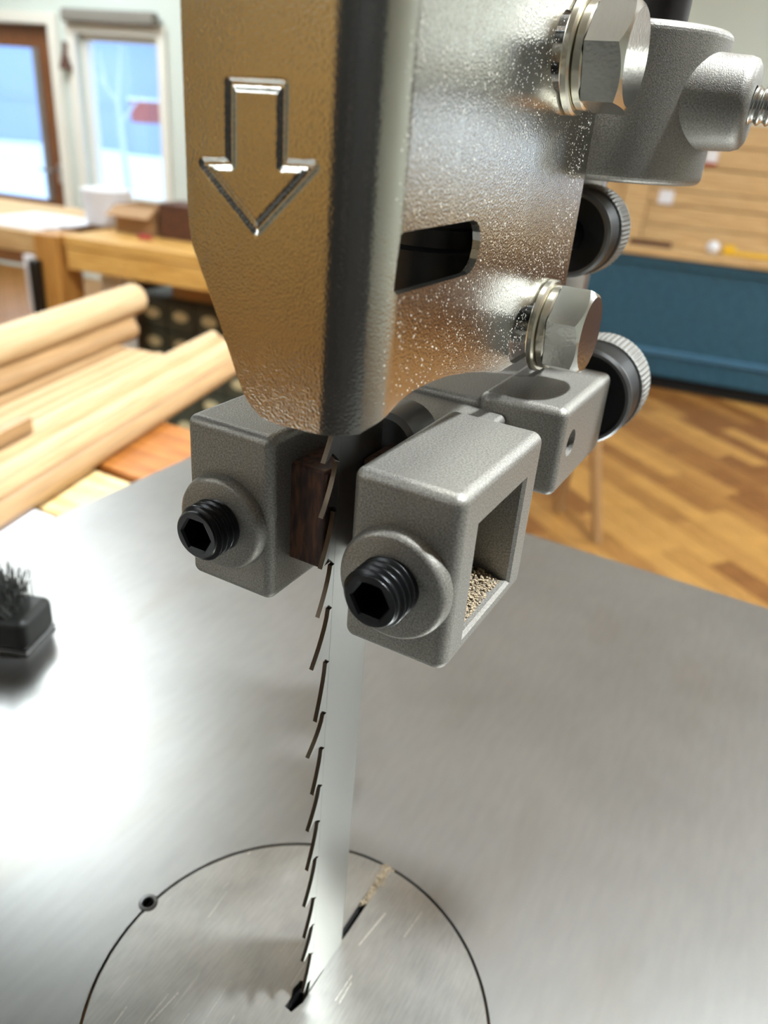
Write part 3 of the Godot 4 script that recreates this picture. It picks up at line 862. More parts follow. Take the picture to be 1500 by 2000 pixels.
func sticks() -> void:
	# low bench that the pile lies on, its top a little under the saw table
	var t := thing("side_bench", Vector3(-560, -1165, -330), "pale wooden side bench carrying the pile of sticks left of the saw", "bench")
	part("bench_top", boxes([[Vector3(-900, -275, -410), Vector3(-272, -245, 120)]], 3, 2), M.plank, t)
	for q in [Vector3(-850, 0, -370), Vector3(-316, 0, -370), Vector3(-850, 0, 80), Vector3(-316, 0, 80)]:
		part("leg", boxes([[Vector3(q.x - 30, -1165, q.z - 30), Vector3(q.x + 30, -275, q.z + 30)]], 3, 1), M.bench_leg, t)
	one("amber_board", Vector3(-420, -244.9, -420), boxes([[Vector3(-700, -244.9, -405), Vector3(-330, -217, -322)]], 2, 1), M.amber, "amber stained board under the ends of the pale sticks", "board")
	one("bearer", Vector3(-560, -244.9, -110), boxes([[Vector3(-760, -244.9, -140), Vector3(-260, -217, -90)]], 2, 1), M.amber, "wooden bearer under the front of the stick pile", "bearer")
	one("yellow_plank", Vector3(-330, -244.9, -270), boxes([[Vector3(-400, -244.9, -320), Vector3(-276, -221, -264)]], 1.5, 1), M.plank, "short yellow plank end beside the left edge of the steel table", "plank")
	one("white_block", Vector3(-330, -244.9, -215), boxes([[Vector3(-400, -244.9, -262), Vector3(-282, -218, -150)]], 8, 3), M.white, "rounded white block beside the left edge of the steel table", "block")
	var list := [
		# [px at the left border, px at the far end, height, radius, square, tone, kind]
		[1006, 474, 738, -210.6, 6.35, 0, 2, 0], [965, 462, 712, -210.6, 6.35, 0, 0, 0], [932, 446, 694, -210.6, 6.35, 0, 1, 0], [903, 430, 682, -210.6, 6.35, 0, 0, 0], [876, 416, 672, -210.6, 6.35, 0, 1, 0], [852, 312, 716, -213.9, 3.05, 1, 1, 1], [841, 299, 712, -213.9, 3.05, 1, 0, 1], [830, 286, 708, -213.9, 3.05, 1, 1, 1], [819, 273, 704, -213.9, 3.05, 1, 0, 1], [808, 260, 700, -213.9, 3.05, 1, 1, 1], [797, 247, 696, -213.9, 3.05, 1, 2, 1], [786, 234, 692, -213.9, 3.05, 1, 0, 1], [767, 252, 664, -206, 11.0, 0, 2, 2], [738, 246, 646, -207, 10.0, 0, 0, 2], [704, 240, 628, -207, 10.0, 0, 2, 2], [676, 262, 600, -182.4, 14.5, 0, 1, 2],
	]
	var kinds := [["wooden_dowel", "pale round dowel of the pile, counted from the steel table", "dowel", "front dowels of the stick pile"], ["wooden_strip", "thin square strip of the pile, counted from the front dowels", "strip", "thin strips of the stick pile"], ["wooden_pole", "thick round pole of the pile, counted from the thin strips", "pole", "thick poles of the stick pile"]]
	var D := Vector3(-0.26, 0, -0.966).normalized()
	var across := Vector3(-0.966, 0, 0.26).normalized()
	var low := -1e9
	var count := [0, 0, 0]
	for q in list:
		var a := px(0, q[0], q[3])
		var u := maxf(a.dot(across), low + q[4] + 0.4) if q[0] != 676 else a.dot(across)
		if q[0] != 676: low = u + q[4]
		a += across * (u - a.dot(across))
		var far := 0.0
		for step in 400:
			var c := cam_basis.inverse() * (a + D * far)
			if 750 + FOCAL * c.x / -c.z >= q[1]: break
			far += 2.0
		var k: Array = kinds[q[7]]
		count[q[7]] += 1
		var label: String = ORDINAL[count[q[7]] - 1] + k[1]
		if q[0] == 676: label = "thickest pale pole, topmost at the back of the stick pile"
		stick(a - D * 140, a + D * far, q[4], q[5] == 1, M.stick[q[6]], k[0], label, k[2], k[3])
	var e := px(52, 826, -201)
	stick(e - D * 160, e, 5.0, true, M.stick[2], "wooden_offcut", "short square offcut lying on the thin strips", "offcut", "")

const ORDINAL := ["nearest ", "second ", "third ", "fourth ", "fifth ", "sixth ", "seventh "]

func opening_wall(z0: float, z1: float, x0: float, x1: float, y0: float, y1: float, holes: Array) -> MB:
	# holes [x0, x1, y0, y1] from left to right
	var list := []
	var x := x0
	for h in holes:
		list.append([Vector3(x, y0, z0), Vector3(h[0], y1, z1)])
		if h[2] > y0: list.append([Vector3(h[0], y0, z0), Vector3(h[1], h[2], z1)])
		list.append([Vector3(h[0], h[3], z0), Vector3(h[1], y1, z1)])
		x = h[1]
	list.append([Vector3(x, y0, z0), Vector3(x1, y1, z1)])
	return boxes(list, 0.0)

func window(called: String, x0: float, x1: float, y0: float, y1: float, mullions: Array, m: Material) -> void:
	var z := -4500.0
	var f := 34.0
	var list := [[Vector3(x0, y0, z - 110), Vector3(x0 + f, y1, z - 40)], [Vector3(x1 - f, y0, z - 110), Vector3(x1, y1, z - 40)], [Vector3(x0, y0, z - 110), Vector3(x1, y0 + f, z - 40)], [Vector3(x0, y1 - f, z - 110), Vector3(x1, y1, z - 40)]]
	for q in mullions: list.append([Vector3(q - 45, y0, z - 110), Vector3(q + 45, y1, z - 40)])
	var o := struct(called, Vector3((x0 + x1) / 2, y0, z - 75), boxes(list, 3, 1), m)
	var edges := [x0] + mullions + [x1]
	for k in edges.size() - 1:
		part("pane", boxes([[Vector3(edges[k] + 30, y0 + 30, z - 78), Vector3(edges[k + 1] - 30, y1 - 30, z - 74)]], 0.0), M.glass, o)
	part("sill", boxes([[Vector3(x0 - 40, y0 - 30, z - 60), Vector3(x1 + 40, y0, z + 60)]], 3, 1), M.frame, o)
	# casing boards round the opening on the room side
	var c := 60.0
	part("casing", boxes([[Vector3(x0 - c, y0, z), Vector3(x0, y1 + c, z + 22)], [Vector3(x1, y0, z), Vector3(x1 + c, y1 + c, z + 22)], [Vector3(x0, y1, z), Vector3(x1, y1 + c, z + 22)]], 3, 1), M.frame, o)

func room() -> void:
	turn = ROOM_TURN
	var F := -1165.0
	var C := 1600.0
	var X0 := -5200.0
	var X1 := 4200.0
	var Z0 := -4500.0
	var Z1 := 3500.0
	var fl := struct("floor", Vector3(0, F - 60, 0), boxes([[Vector3(X0 - 150, F - 60, Z0 - 150), Vector3(X1 + 150, F - 10, Z1 + 150)]], 0.0), M.joint)
	# diagonal boards; those in view are parts, the rest one mesh
	rng.seed = 77
	var bw := 88.0
	var shapes := {}
	var rest := MB.new()
	var q := sqrt(0.5)
	for row in range(-70, 71):
		var v := row * (bw + 2.5)
		var u := -7400.0 + rng.randf_range(0, 700)
		while u < 7400.0:
			var L: float = [520.0, 640.0, 760.0][rng.randi() % 3]
			var cu := u + L / 2
			var cx := cu * q + v * q
			var cz := cu * q - v * q
			u += L + 2.5
			if cx < X0 + 380 or cx > X1 - 380 or cz < Z0 + 380 or cz > Z1 - 380: 
				if cx < X0 - 250 or cx > X1 + 250 or cz < Z0 - 250 or cz > Z1 + 250: continue
			var tone := rng.randi() % 5
			if cx > -900 and cx < 1300 and cz < -1700 and cz > -4700:
				if not shapes.has(L):
					var mb := MB.new()
					mb.rbox(Vector3.ZERO, Vector3(L / 2, 4.9, bw / 2), 0.8, 1)
					shapes[L] = mb.mesh()
				var o := MeshInstance3D.new()
				o.name = "board"; o.mesh = shapes[L]; o.material_override = M.floor[tone]
				fl.add_child(o, true)
				o.position = (Vector3(cx, F - 5, cz) - Vector3(0, F - 60, 0)) * 0.001
				o.rotation.y = -PI / 4
			else:
				rest.rbox(Vector3.ZERO, Vector3(L / 2, 4.9, bw / 2), 0.0, 1, [], Transform3D(Basis(Vector3.UP, -PI / 4), Vector3(cx, F - 5, cz)))
	var rs := part("boards", rest, M.floor[2], fl)
	rs.set_meta("kind", "stuff")
	struct("ceiling", Vector3(0, C, 0), boxes([[Vector3(X0 - 150, C, Z0 - 150), Vector3(X1 + 150, C + 120, Z1 + 150)]], 0.0), M.ceiling)
	struct("wall_left", Vector3(X0, F, 0), boxes([[Vector3(X0 - 150, F - 20, Z0 - 150), Vector3(X0, C + 20, Z1 + 150)]], 0.0), M.wall)
	struct("wall_right", Vector3(X1, F, 0), boxes([[Vector3(X1, F - 20, Z0 - 150), Vector3(X1 + 150, C + 20, Z1 + 150)]], 0.0), M.wall)
	struct("wall_front", Vector3(0, F, Z1), boxes([[Vector3(X0, F - 20, Z1), Vector3(X1, C + 20, Z1 + 150)]], 0.0), M.wall)
	struct("wall_back", Vector3(0, F, Z0), opening_wall(Z0 - 150, Z0, X0, X1, F - 20, C + 20, [[-4920.0, -3900.0, F, 325.0], [-3705.0, -3120.0, -640.0, 290.0], [2200.0, 2620.0, -380.0, 300.0], [2930.0, 3350.0, -380.0, 300.0]]), M.wall)
	# brown glazed door
	var dr := struct("door_1", Vector3(-4410, F, Z0 - 60), boxes([[Vector3(-4920, F, Z0 - 110), Vector3(-4760, 322, Z0 - 55)], [Vector3(-4050, F, Z0 - 110), Vector3(-3902, 322, Z0 - 55)], [Vector3(-4760, 200, Z0 - 110), Vector3(-4050, 322, Z0 - 55)], [Vector3(-4760, -830, Z0 - 110), Vector3(-4050, -700, Z0 - 55)], [Vector3(-4760, F, Z0 - 100), Vector3(-4050, -830, Z0 - 70)]], 4, 1), M.door)
	part("pane", boxes([[Vector3(-4775, -710, Z0 - 84), Vector3(-4035, 210, Z0 - 80)]], 0.0), M.glass, dr)
	part("glazing_bead", boxes([[Vector3(-4095, -700, Z0 - 62), Vector3(-4052, 198, Z0 - 44)]], 4, 1), M.grey_bar, dr)
	part("casing", boxes([[Vector3(-3898, F, Z0), Vector3(-3830, 390, Z0 + 24)], [Vector3(-4990, 326, Z0), Vector3(-3898, 390, Z0 + 24)]], 3, 1), M.frame, dr)
	var hd := MB.new()
	hd.rbox(Vector3(-3965, -520, Z0 - 45), Vector3(14, 60, 10), 4, 1)
	hd.bar(Vector3(-3965, -500, Z0 - 45), Vector3(-3965, -500, Z0 + 20), 9, 12)
	hd.bar(Vector3(-3965, -500, Z0 + 20), Vector3(-4070, -500, Z0 + 20), 9, 12)
	part("door_handle", hd, M.post, dr)
	window("window_1", -3705, -3120, -640, 290, [], M.frame)
	window("window_2", 2200, 2620, -380, 300, [], M.frame)  # out of view, placed for the blue reflections in the guard's side
	window("window_3", 2930, 3350, -380, 300, [], M.frame)  # out of view like its neighbour, for the second blue reflection
	one("blind_roll", Vector3(-3415, 350, Z0 + 60), boxes([[Vector3(-3740, 340, Z0 + 26), Vector3(-3085, 412, Z0 + 90)]], 20, 3), M.grey_bar, "grey rolled blind above the white window", "blind")
	var hk := MB.new()
	hk.rbox(Vector3(-3770, 215, Z0 + 30), Vector3(16, 26, 8), 5, 1)
	hk.lathe(axis(Vector3(-3770, 90, Z0 + 38), Vector3.UP), [Vector2(0, 0), Vector2(38, 0), Vector2(40, 10), Vector2(22, 60), Vector2(10, 110), Vector2(0, 120)], 20)
	one("door_bell", Vector3(-3770, 90, Z0 + 30), hk, M.brown, "small dark bell hanging on the white post beside the brown door", "bell")
	outside(Z0, F)
	# work bench under the windows
	var wb := thing("work_bench", Vector3(-1300, F, -2480), "heavy honey coloured work bench in front of the windows", "bench")
	part("bench_top", boxes([[Vector3(-1840, -455, -2900), Vector3(-620, -421, -2090)]], 4, 2), M.bench, wb)
	part("front_beam", boxes([[Vector3(-1838, -526, -2140), Vector3(-622, -455, -2094)]], 4, 2), M.bench, wb)
	part("back_beam", boxes([[Vector3(-1838, -526, -2890), Vector3(-622, -455, -2840)]], 4, 1), M.bench, wb)
	for p in [Vector2(-1955, -2130), Vector2(-690, -2130), Vector2(-1800, -2840), Vector2(-690, -2840)]:
		part("leg", boxes([[Vector3(p.x, F, p.y - 60), Vector3(p.x + 95, -455 if p.x > -1900 else -425, p.y + 50)]], 4, 1), M.bench_leg, wb)
	part("leg", boxes([[Vector3(-1822, F, -2300), Vector3(-1742, -526, -2230)]], 4, 1), M.frame, wb, "white painted support under the bench")
	var vb := thing("side_table", Vector3(-2450, F, -2400), "paler bench at the left picture edge with papers on it", "bench")
	part("bench_top", boxes([[Vector3(-3000, -500, -2700), Vector3(-1985, -432, -2120)]], 4, 1), M.chest, vb)
	for p in [Vector2(-2950, -2200), Vector2(-2950, -2650), Vector2(-2060, -2650)]:
		part("leg", boxes([[Vector3(p.x, F, p.y - 40), Vector3(p.x + 60, -500, p.y + 40)]], 3, 1), M.bench_leg, vb)
	rng.seed = 4
	for k in 3:
		one("paper_sheet", Vector3(-2120 + k * 60, -431.8 + k * 4.2, -2350), boxes([[Vector3(-2300 + k * 70, -431.8 + k * 4.2, -2480 + k * 20), Vector3(-1995 + k * 30, -428 + k * 4.2, -2150 - k * 40)]], 0.0), M.white, ["lowest of the white paper sheets on the paler bench", "middle white paper sheet on the paler bench", "topmost white paper sheet on the paler bench"][k], "paper")
	var bk := MB.new()
	bk.lathe(axis(Vector3(-1905, -421, -2400), Vector3.UP), [Vector2(0, 0), Vector2(72, 0), Vector2(76, 4), Vector2(84, 104), Vector2(86, 108), Vector2(86, 114), Vector2(78, 116), Vector2(0, 116)], 36)
	one("white_tub", Vector3(-1905, -421, -2400), bk, M.white, "white lidded tub on the honey coloured bench below the window", "tub")
	var ob := thing("open_box", Vector3(-1705, -421, -2350), "open tan cardboard box on the honey coloured bench", "box")
	part("walls", boxes([[Vector3(-1785, -421, -2290), Vector3(-1625, -345, -2284)], [Vector3(-1785, -421, -2420), Vector3(-1625, -335, -2414)], [Vector3(-1785, -421, -2420), Vector3(-1779, -335, -2284)], [Vector3(-1631, -421, -2420), Vector3(-1625, -335, -2284)], [Vector3(-1785, -421, -2420), Vector3(-1625, -416, -2284)]], 0.0), M.tan, ob)
	var fp := MB.new()
	fp.rbox(Vector3.ZERO, Vector3(80, 2, 30), 0.0, 1, [], Transform3D(Basis(Vector3.RIGHT, 0.5), Vector3(-1705, -350, -2262)))
	part("flap", fp, M.tan, ob)
	one("dark_box", Vector3(-1545, -421, -2340), boxes([[Vector3(-1612, -421, -2400), Vector3(-1480, -312, -2280)]], 4, 1), M.brown, "dark brown box at the guard's edge on the honey coloured bench", "box")
	var rk := MB.new()  # small red item of no certain kind
	rk.lathe(axis(Vector3(-1640, -413, -2210), Vector3.RIGHT), [Vector2(0, 0), Vector2(8, 0), Vector2(8, 40), Vector2(6, 44), Vector2(0, 46)], 16)
	one("red_item", Vector3(-1640, -421, -2210), rk, M.red, "small red item lying on the honey coloured bench", "crayon")
	# olive drawers under the bench
	var dc := thing("drawer_cabinet", Vector3(-1500, F, -2500), "olive green small drawer cabinet with cream labels under the bench", "cabinet")
	part("carcass", boxes([[Vector3(-1778, F, -2700), Vector3(-1180, -636, -2372)]], 4, 1), M.olive, dc)
	for r in 5:
		for c in 5:
			var x := -1768 + c * 116.0
			var y := -748 - r * 103.0
			var d := part("drawer", boxes([[Vector3(x, y, -2372), Vector3(x + 110, y + 97, -2354)]], 5, 2), M.olive, dc)
			var lb := MB.new()
			lb.lathe(axis(Vector3(x + 58, y + 54, -2354), Vector3(0, 0, 1)) * Transform3D(Basis.from_scale(Vector3(1.3, 0.8, 1)), Vector3.ZERO), [Vector2(24, 0), Vector2(22, 6), Vector2(0, 7)], 20)
			part("label", lb, M.cream, d)
	one("paper_stack", Vector3(-1510, -635, -2330), boxes([[Vector3(-1640, -635.5, -2560), Vector3(-1400, -570, -2374)]], 3, 1), M.tan, "tan stack of papers on the olive drawer cabinet", "papers")
	one("white_folder", Vector3(-1520, -570, -2400), boxes([[Vector3(-1620, -569.5, -2540), Vector3(-1420, -552, -2380)]], 2, 1), M.white, "white folder lying on the tan paper stack under the bench", "folder")
	one("brown_crate", Vector3(-1900, F, -2600), boxes([[Vector3(-1975, F, -2760), Vector3(-1830, -600, -2500)]], 4, 1), M.brown, "brown crate standing under the benches", "crate")
	one("hanging_cloth", Vector3(-1945, -700, -2010), boxes([[Vector3(-2010, -690, -2105), Vector3(-1965, -500.5, -2085)]], 4, 2), M.white, "white cloth hanging below the paler bench", "cloth")
	one("dark_apron", Vector3(-1990, -700, -2090), boxes([[Vector3(-1962, -680, -2079.5), Vector3(-1925, -505, -2050)]], 6, 2), M.roller, "dark cloth hanging beside the white cloth below the paler bench", "cloth")
	# blue chest bench and the drawers on it, right
	var bc := thing("blue_cabinet", Vector3(250, F, -4300), "long teal blue cabinet standing on the wooden floor", "cabinet")
	part("plinth", boxes([[Vector3(-880, F, -4440), Vector3(1330, -1092, -4200)]], 2, 1), M.skirt, bc, "black plinth")
	part("body", boxes([[Vector3(-900, -1092, -4460), Vector3(1340, -516, -4158)]], 4, 1), M.blue, bc)
	part("rail", boxes([[Vector3(-900, -560, -4160), Vector3(1340, -516, -4146)]], 3, 1), M.blue, bc)
	part("rail", boxes([[Vector3(-900, -985, -4160), Vector3(1340, -958, -4146)]], 4, 2), M.blue_trim, bc, "paler moulding")
	part("top", boxes([[Vector3(-920, -516, -4470), Vector3(1350, -478, -4130)]], 4, 1), M.chest, bc)
	var ch := thing("plank_chest", Vector3(300, -478, -4400), "tan wooden chest of horizontal planks on the blue cabinet", "chest")
	var ys := [-477.8, -385.0, -290.0, -222.0, -118.0, -20.0, 82.0]
	for k in 6:
		part("plank", boxes([[Vector3(-195, ys[k] + 2, -4470), Vector3(1300, ys[k + 1] - 2, -4302 - (k % 2) * 5)]], 3, 1), M.chest, ch)
	part("upright", boxes([[Vector3(-318, -477.8, -4470), Vector3(-198, 82, -4296)]], 3, 1), M.chest, ch)
	part("side_plank", boxes([[Vector3(-620, -477.8, -4470), Vector3(-321, 60, -4320)]], 3, 1), M.chest, ch)
	one("white_tag", Vector3(-110, -250, -4298), boxes([[Vector3(-152, -290, -4300), Vector3(-84, -228, -4292)]], 2, 1), M.white, "white paper tag on the tan chest under the cast bracket", "tag")
	var rt := thing("red_tag", Vector3(40, -80, -4296), "white and red tag on the tan chest right of the bracket", "tag")
	part("card", boxes([[Vector3(18, -90, -4299), Vector3(72, -36, -4292)]], 2, 1), M.white, rt)
	part("stripe", boxes([[Vector3(18, -104, -4299), Vector3(72, -91, -4292)]], 1, 1), M.red, rt)
	var bl := MB.new()
	for k in 1: bl.lathe(axis(Vector3(147, -478, -4210), Vector3.UP), [Vector2(0, 0), Vector2(18, 2), Vector2(28, 14), Vector2(30, 28), Vector2(26, 44), Vector2(14, 54), Vector2(0, 57)], 24, 60)
	one("white_ball", Vector3(147, -478, -4210), bl, M.white, "small white ball on the wooden top of the blue cabinet", "ball")
	var yl := MB.new()
	yl.bar(Vector3(200, -468, -4215), Vector3(430, -468, -4205), 10, 12)
	yl.rbox(Vector3(222, -456, -4215), Vector3(26, 22, 16), 6, 1)
	one("yellow_clamp", Vector3(300, -478, -4210), yl, M.yellow, "yellow clamp lying on the wooden top of the blue cabinet", "clamp")
	one("dark_offcut", Vector3(-130, -478, -4200), boxes([[Vector3(-240, -478, -4240), Vector3(-40, -455, -4190)]], 3, 1), M.brown, "dark offcut on the blue cabinet behind the upper thumbscrew", "offcut")
	# low stool in front of it
	var st := thing("wooden_stool", Vector3(-170, F, -2330), "low wooden stool whose legs show behind the guide arm", "stool")
	var seat := MB.new()
	seat.lathe(axis(Vector3(-185, -735, -2330), Vector3.UP), [Vector2(0, 0), Vector2(84, 0), Vector2(92, 8), Vector2(92, 22), Vector2(86, 30), Vector2(0, 30)], 36)
	part("seat", seat, M.stick[2], st)
	for p in [[Vector3(-128, -735, -2300), Vector3(-40, F, -2300)], [Vector3(-185, -735, -2400), Vector3(-185, F, -2470)], [Vector3(-240, -735, -2300), Vector3(-330, F, -2280)]]:
		var lg := MB.new()
		lg.bar(p[1], p[0], 16, 16, 18)
		part("leg", lg, M.stick[2], st)
	# out of view behind the lens: placed to tint and darken the guard's reflections
	var sc := thing("unseen_cupboard", Vector3(-2900, F, 3200), "unseen golden wooden cupboard behind the camera, tints the front of the guard", "cupboard")
	part("body", boxes([[Vector3(-4600, F, 3000), Vector3(-900, 900, 3490)]], 4, 1), M.gold, sc)
	for k in 6:
		var x := -4590 + k * 614.0
		var d := part("door", boxes([[Vector3(x, F + 80, 2978), Vector3(x + 606, 880, 3000)]], 4, 1), M.gold, sc)
		part("door_knob", boxes([[Vector3(x + 550, -250, 2950), Vector3(x + 575, -225, 2978)]], 5, 2), M.post, d)
	for k in 3:  # lockers out of view, placed for the dark band in the guard's bend
		var x := -620 + k * 640.0
		var lk := thing("unseen_locker", Vector3(x + 310, F, 950), ["unseen dark locker directly behind the camera, darkens the guard bend", "middle unseen dark locker behind the camera, darkens the guard bend", "rightmost unseen dark locker behind the camera, darkens the guard bend"][k], "locker", "unseen dark lockers behind the camera")
		part("body", boxes([[Vector3(x, F, 720), Vector3(x + 620, 620, 1170)]], 4, 1), M.unseen_locker, lk)
		part("door", boxes([[Vector3(x + 8, F + 60, 702), Vector3(x + 612, 610, 720)]], 4, 1), M.unseen_locker, lk)
		part("handle", boxes([[Vector3(x + 560, -150, 680), Vector3(x + 578, 20, 702)]], 4, 1), M.post, lk)
	# cupboards and bench out of view, placed to darken the guard's side
	for k in 2:
		var x := 1380.0 if k == 0 else 3540.0
		var sh := thing("unseen_tool_cupboard", Vector3(x + 320, F, -4350), ["unseen tall brown cupboard left of the far right window, darkens the guard side", "unseen tall brown cupboard right of the far right window, darkens the guard side"][k], "cupboard", "unseen cupboards by the far right window")
		part("body", boxes([[Vector3(x, F, -4480), Vector3(x + 640, 1250, -4150)]], 4, 1), M.brown, sh)
		for d in 2:
			var dn := part("door", boxes([[Vector3(x + 6 + d * 317, F + 60, -4150), Vector3(x + 317 + d * 317, 1240, -4128)]], 4, 1), M.brown, sh)
			part("knob", boxes([[Vector3(x + 285 + d * 45, -120, -4128), Vector3(x + 305 + d * 45, -100, -4105)]], 5, 2), M.post, dn)
	var lw := thing("unseen_low_bench", Vector3(2800, F, -4250), "unseen low brown bench under the far right window, darkens the guard side", "bench")
	part("body", boxes([[Vector3(2060, F, -4480), Vector3(3520, -580, -3900)]], 4, 1), M.brown, lw)
	part("top", boxes([[Vector3(2045, -580, -4490), Vector3(3530, -545, -3880)]], 4, 1), M.bench, lw)
	spot_panel(720.0, -425.0, C, 1.65)
	for q2 in [[-1500.0, -1000.0, 1500.0, "unseen ceiling light over the stick pile, placed to brighten the left of the table", 0.17], [-3400.0, -3000.0, 1500.0, "added ceiling light near the windows to brighten the wall and bench", 0.75], [-2400.0, 1700.0, 1500.0, "added ceiling light behind the camera at the left to brighten the golden cupboard", 0.4], [2300.0, -3200.0, 1500.0, "unseen ceiling light near the far right window, placed to light the blue cabinet and chest", 1.3]]:
		lamp(q2[0], q2[1], q2[2], C, q2[3], q2[4])  # tubes out of view; those by windows and behind camera are added fill
	turn = 0.0

func lamp(x: float, z: float, len: float, C: float, label: String, k: float) -> void:
	var t := thing("unseen_ceiling_light", Vector3(x, C, z), label, "ceiling light", "unseen ceiling lights of the workshop")
	var y := C - 260.0
	part("housing", boxes([[Vector3(x - 34, y, z - len / 2), Vector3(x + 34, y + 30, z + len / 2)]], 4, 1), M.tin, t)
	for q in [-1.0, 1.0]:
		var rod := MB.new()
		rod.bar(Vector3(x, y + 28, z + q * len * 0.35), Vector3(x, C, z + q * len * 0.35), 4, 8)
		part("hanger", rod, M.tin, t)
	var tb := MB.new()
	tb.bar(Vector3(x, y - 22, z - len / 2 + 20), Vector3(x, y - 22, z + len / 2 - 20), 19, 20)
	part("tube", tb, M.lamp, t)
	for up in 2:
		var l := AreaLight3D.new()
		l.name = "unseen_light_glow"
		l.area_size = Vector2(0.08, len * 0.001)
		l.light_color = Color(0.95, 0.985, 1.0)
		l.light_energy = LAMP * (k if up == 0 else UPWARD_FILL)
		l.shadow_enabled = true
		t.add_child(l, true)
		l.position = Vector3(0, -0.305, 0) if up == 0 else Vector3(0, -0.225, 0)
		l.rotation = Vector3(-PI / 2 if up == 0 else PI / 2, 0, 0)

const UPWARD_FILL := 0.7  # added upward light that brightens the ceiling mirrored in the table

func spot_panel(x: float, z: float, C: float, k: float) -> void:  # main light, out of view; kind and place chosen to cast the saw's shadows
	var t := thing("unseen_downlight", Vector3(x, C, z), "small square downlight out of view above the saw, placed to cast its shadows", "ceiling light")
	part("rim", boxes([[Vector3(x - 90, C - 14, z - 90), Vector3(x + 90, C, z + 90)]], 4, 1), M.tin, t)
	part("lamp_face", boxes([[Vector3(x - 65, C - 17, z - 65), Vector3(x + 65, C - 14, z + 65)]], 0.0), M.lamp, t)
	var l := AreaLight3D.new()
	l.name = "unseen_downlight_glow"
	l.area_size = Vector2(0.13, 0.13)
	l.light_color = Color(0.95, 0.985, 1.0)
	l.light_energy = LAMP * k
	l.shadow_enabled = true
	t.add_child(l)
	l.position = Vector3(0, -0.022, 0)
	l.rotation = Vector3(-PI / 2, 0, 0)

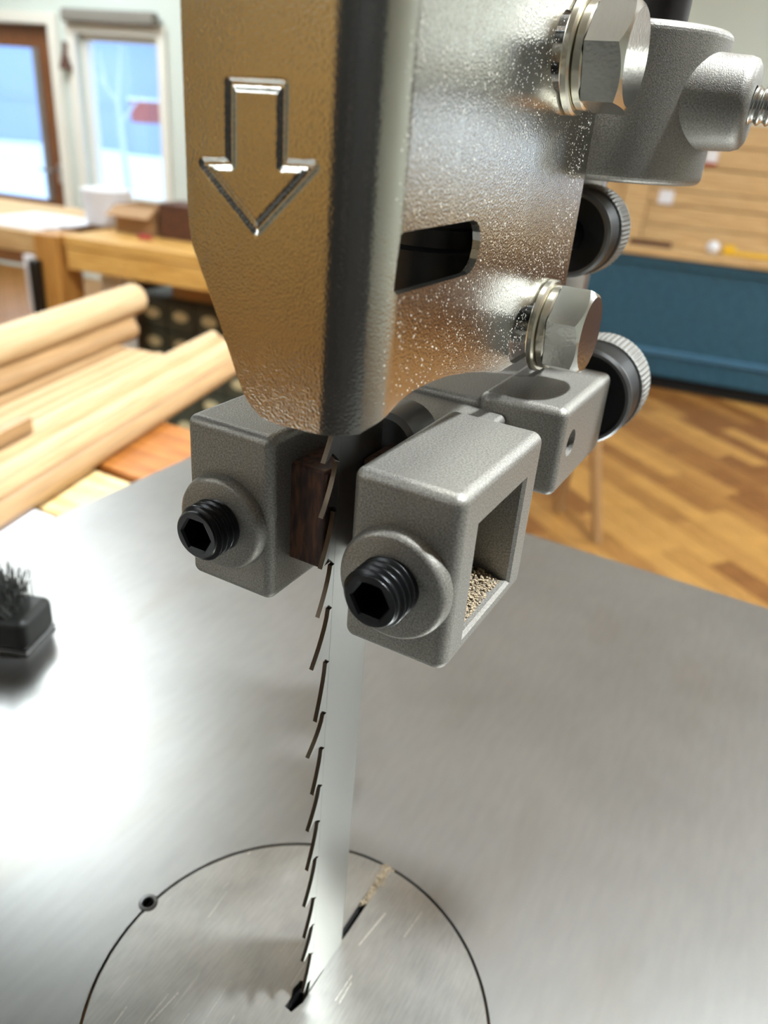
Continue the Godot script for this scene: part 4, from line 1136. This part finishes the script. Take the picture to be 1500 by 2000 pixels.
func outside(Z0: float, F: float) -> void:
	var g := F - 150
	one("snowy_ground", Vector3(-4000, g, -15000), boxes([[Vector3(-40000, g - 100, -40000), Vector3(20000, g, Z0 - 400)]], 0.0), M.snow, "snow covered ground outside the windows", "snow")
	var h := thing("blue_building", Vector3(-13000, g, -17000), "blue grey building across the snow outside the windows", "building")
	part("wall", boxes([[Vector3(-24000, g, -18500), Vector3(-12580, g + 5200, -17000)]], 0.0), M.house, h)
	part("band", boxes([[Vector3(-24000, g + 960, -17000), Vector3(-12580, g + 1040, -16960)]], 0.0), M.house, h)
	part("roof", boxes([[Vector3(-24200, g + 5200, -18700), Vector3(-12400, g + 5500, -16700)]], 20, 1), M.snow, h)
	var h2 := thing("pale_building", Vector3(-8000, g, -19000), "pale building seen at the right of the window", "building")
	part("wall", boxes([[Vector3(-15500, g, -21500), Vector3(-4000, g + 4500, -20000)]], 0.0), M.house2, h2)
	part("roof", boxes([[Vector3(-15700, g + 4500, -21700), Vector3(-3800, g + 4900, -19800)]], 20, 1), M.snow, h2)
	var sd := thing("red_shed", Vector3(-12270, g, -17300), "small dark red shed beside the blue grey building", "shed")
	part("wall", boxes([[Vector3(-12520, g, -17700), Vector3(-12080, -620, -16850)]], 10, 1), M.house, sd)
	part("gable", boxes([[Vector3(-12520, -620, -17700), Vector3(-12080, -170, -16850)]], 10, 1), M.red, sd)
	part("roof", boxes([[Vector3(-12560, -170, -17750), Vector3(-12040, -110, -16800)]], 10, 1), M.snow, sd)
	var bank := MB.new()
	for k in 9: bank.lathe(axis(Vector3(-20000 + k * 1500, g - 200, -14600 - (k % 3) * 300), Vector3.UP), [Vector2(1500, 0), Vector2(1200, 230), Vector2(700, 330), Vector2(0, 370)], 20, 60)
	one("snow_bank", Vector3(-14000, g, -14800), bank, M.snow, "heaped bank of snow in front of the blue grey building", "snow")
	var b := Vector3(-7930, g, -10500)
	var t := thing("bare_tree", b, "bare frosted tree outside the white window", "tree")
	var tk := MB.new()
	tk.bar(b, b + Vector3(-85, 1160, 0), 48, 10, 36)
	part("trunk", tk, M.bark, t)
	for q in [[Vector3(-85, 1160, 0), Vector3(-480, 1560, 0)], [Vector3(-85, 1160, 0), Vector3(60, 1900, 40)], [Vector3(-60, 900, 0), Vector3(320, 1300, -30)], [Vector3(-280, 1360, 0), Vector3(-330, 1800, 20)]]:
		var br := MB.new()
		br.bar(b + q[0], b + q[1], 30, 8, 9)
		part("branch", br, M.bark, t)

const LAMP := 7.0

func _ready() -> void:
	# camera
	var cam := Camera3D.new()
	cam.name = "camera"
	cam_basis = Basis.from_euler(Vector3(deg_to_rad(-27.05), deg_to_rad(27.3), deg_to_rad(4.85)))
	cam.transform = Transform3D(cam_basis, EYE)
	cam.fov = rad_to_deg(2.0 * atan(1000.0 / FOCAL))
	cam.near = 0.005; cam.far = 100.0
	add_child(cam)
	var at := CameraAttributesPhysical.new()
	at.frustum_focal_length = 12.0 * FOCAL / 1000.0
	at.exposure_aperture = 15.0
	at.frustum_focus_distance = 0.115
	cam.attributes = at
	# sky and exposure
	var env := Environment.new()
	env.background_mode = Environment.BG_SKY
	var sm := ProceduralSkyMaterial.new()
	sm.sky_top_color = Color(0.62, 0.74, 0.90); sm.sky_horizon_color = Color(0.80, 0.87, 0.95)
	sm.ground_horizon_color = Color(0.75, 0.80, 0.86); sm.ground_bottom_color = Color(0.6, 0.64, 0.68)
	env.sky = Sky.new(); env.sky.sky_material = sm
	env.background_energy_multiplier = 3.8
	env.tonemap_mode = Environment.TONE_MAPPER_LINEAR
	env.tonemap_exposure = 1.12
	env.sdfgi_enabled = true; env.ssao_enabled = true; env.ssil_enabled = true
	var we := WorldEnvironment.new()
	we.environment = env
	add_child(we)
	rng.seed = 1
	make_materials()
	table(); blade(); guard()
	bolt(9.4, -126.0, 0.35, "upper hexagon bolt with washers on the guard beside the cast bracket")
	bolt(-30.2, -130.5, 0.2, "lower hexagon bolt with washers on the guard above the square arm")
	guides(); head_casting()
	knob(Vector3(-35.6, -47.2, -150), 9.7, 15.5, "lower black knurled thumbscrew behind the square arm")
	knob(Vector3(-46.9, -18.6, -160), 8.3, 15.0, "upper black knurled thumbscrew under the cast bracket")
	housing(); brush()
	sticks(); room()
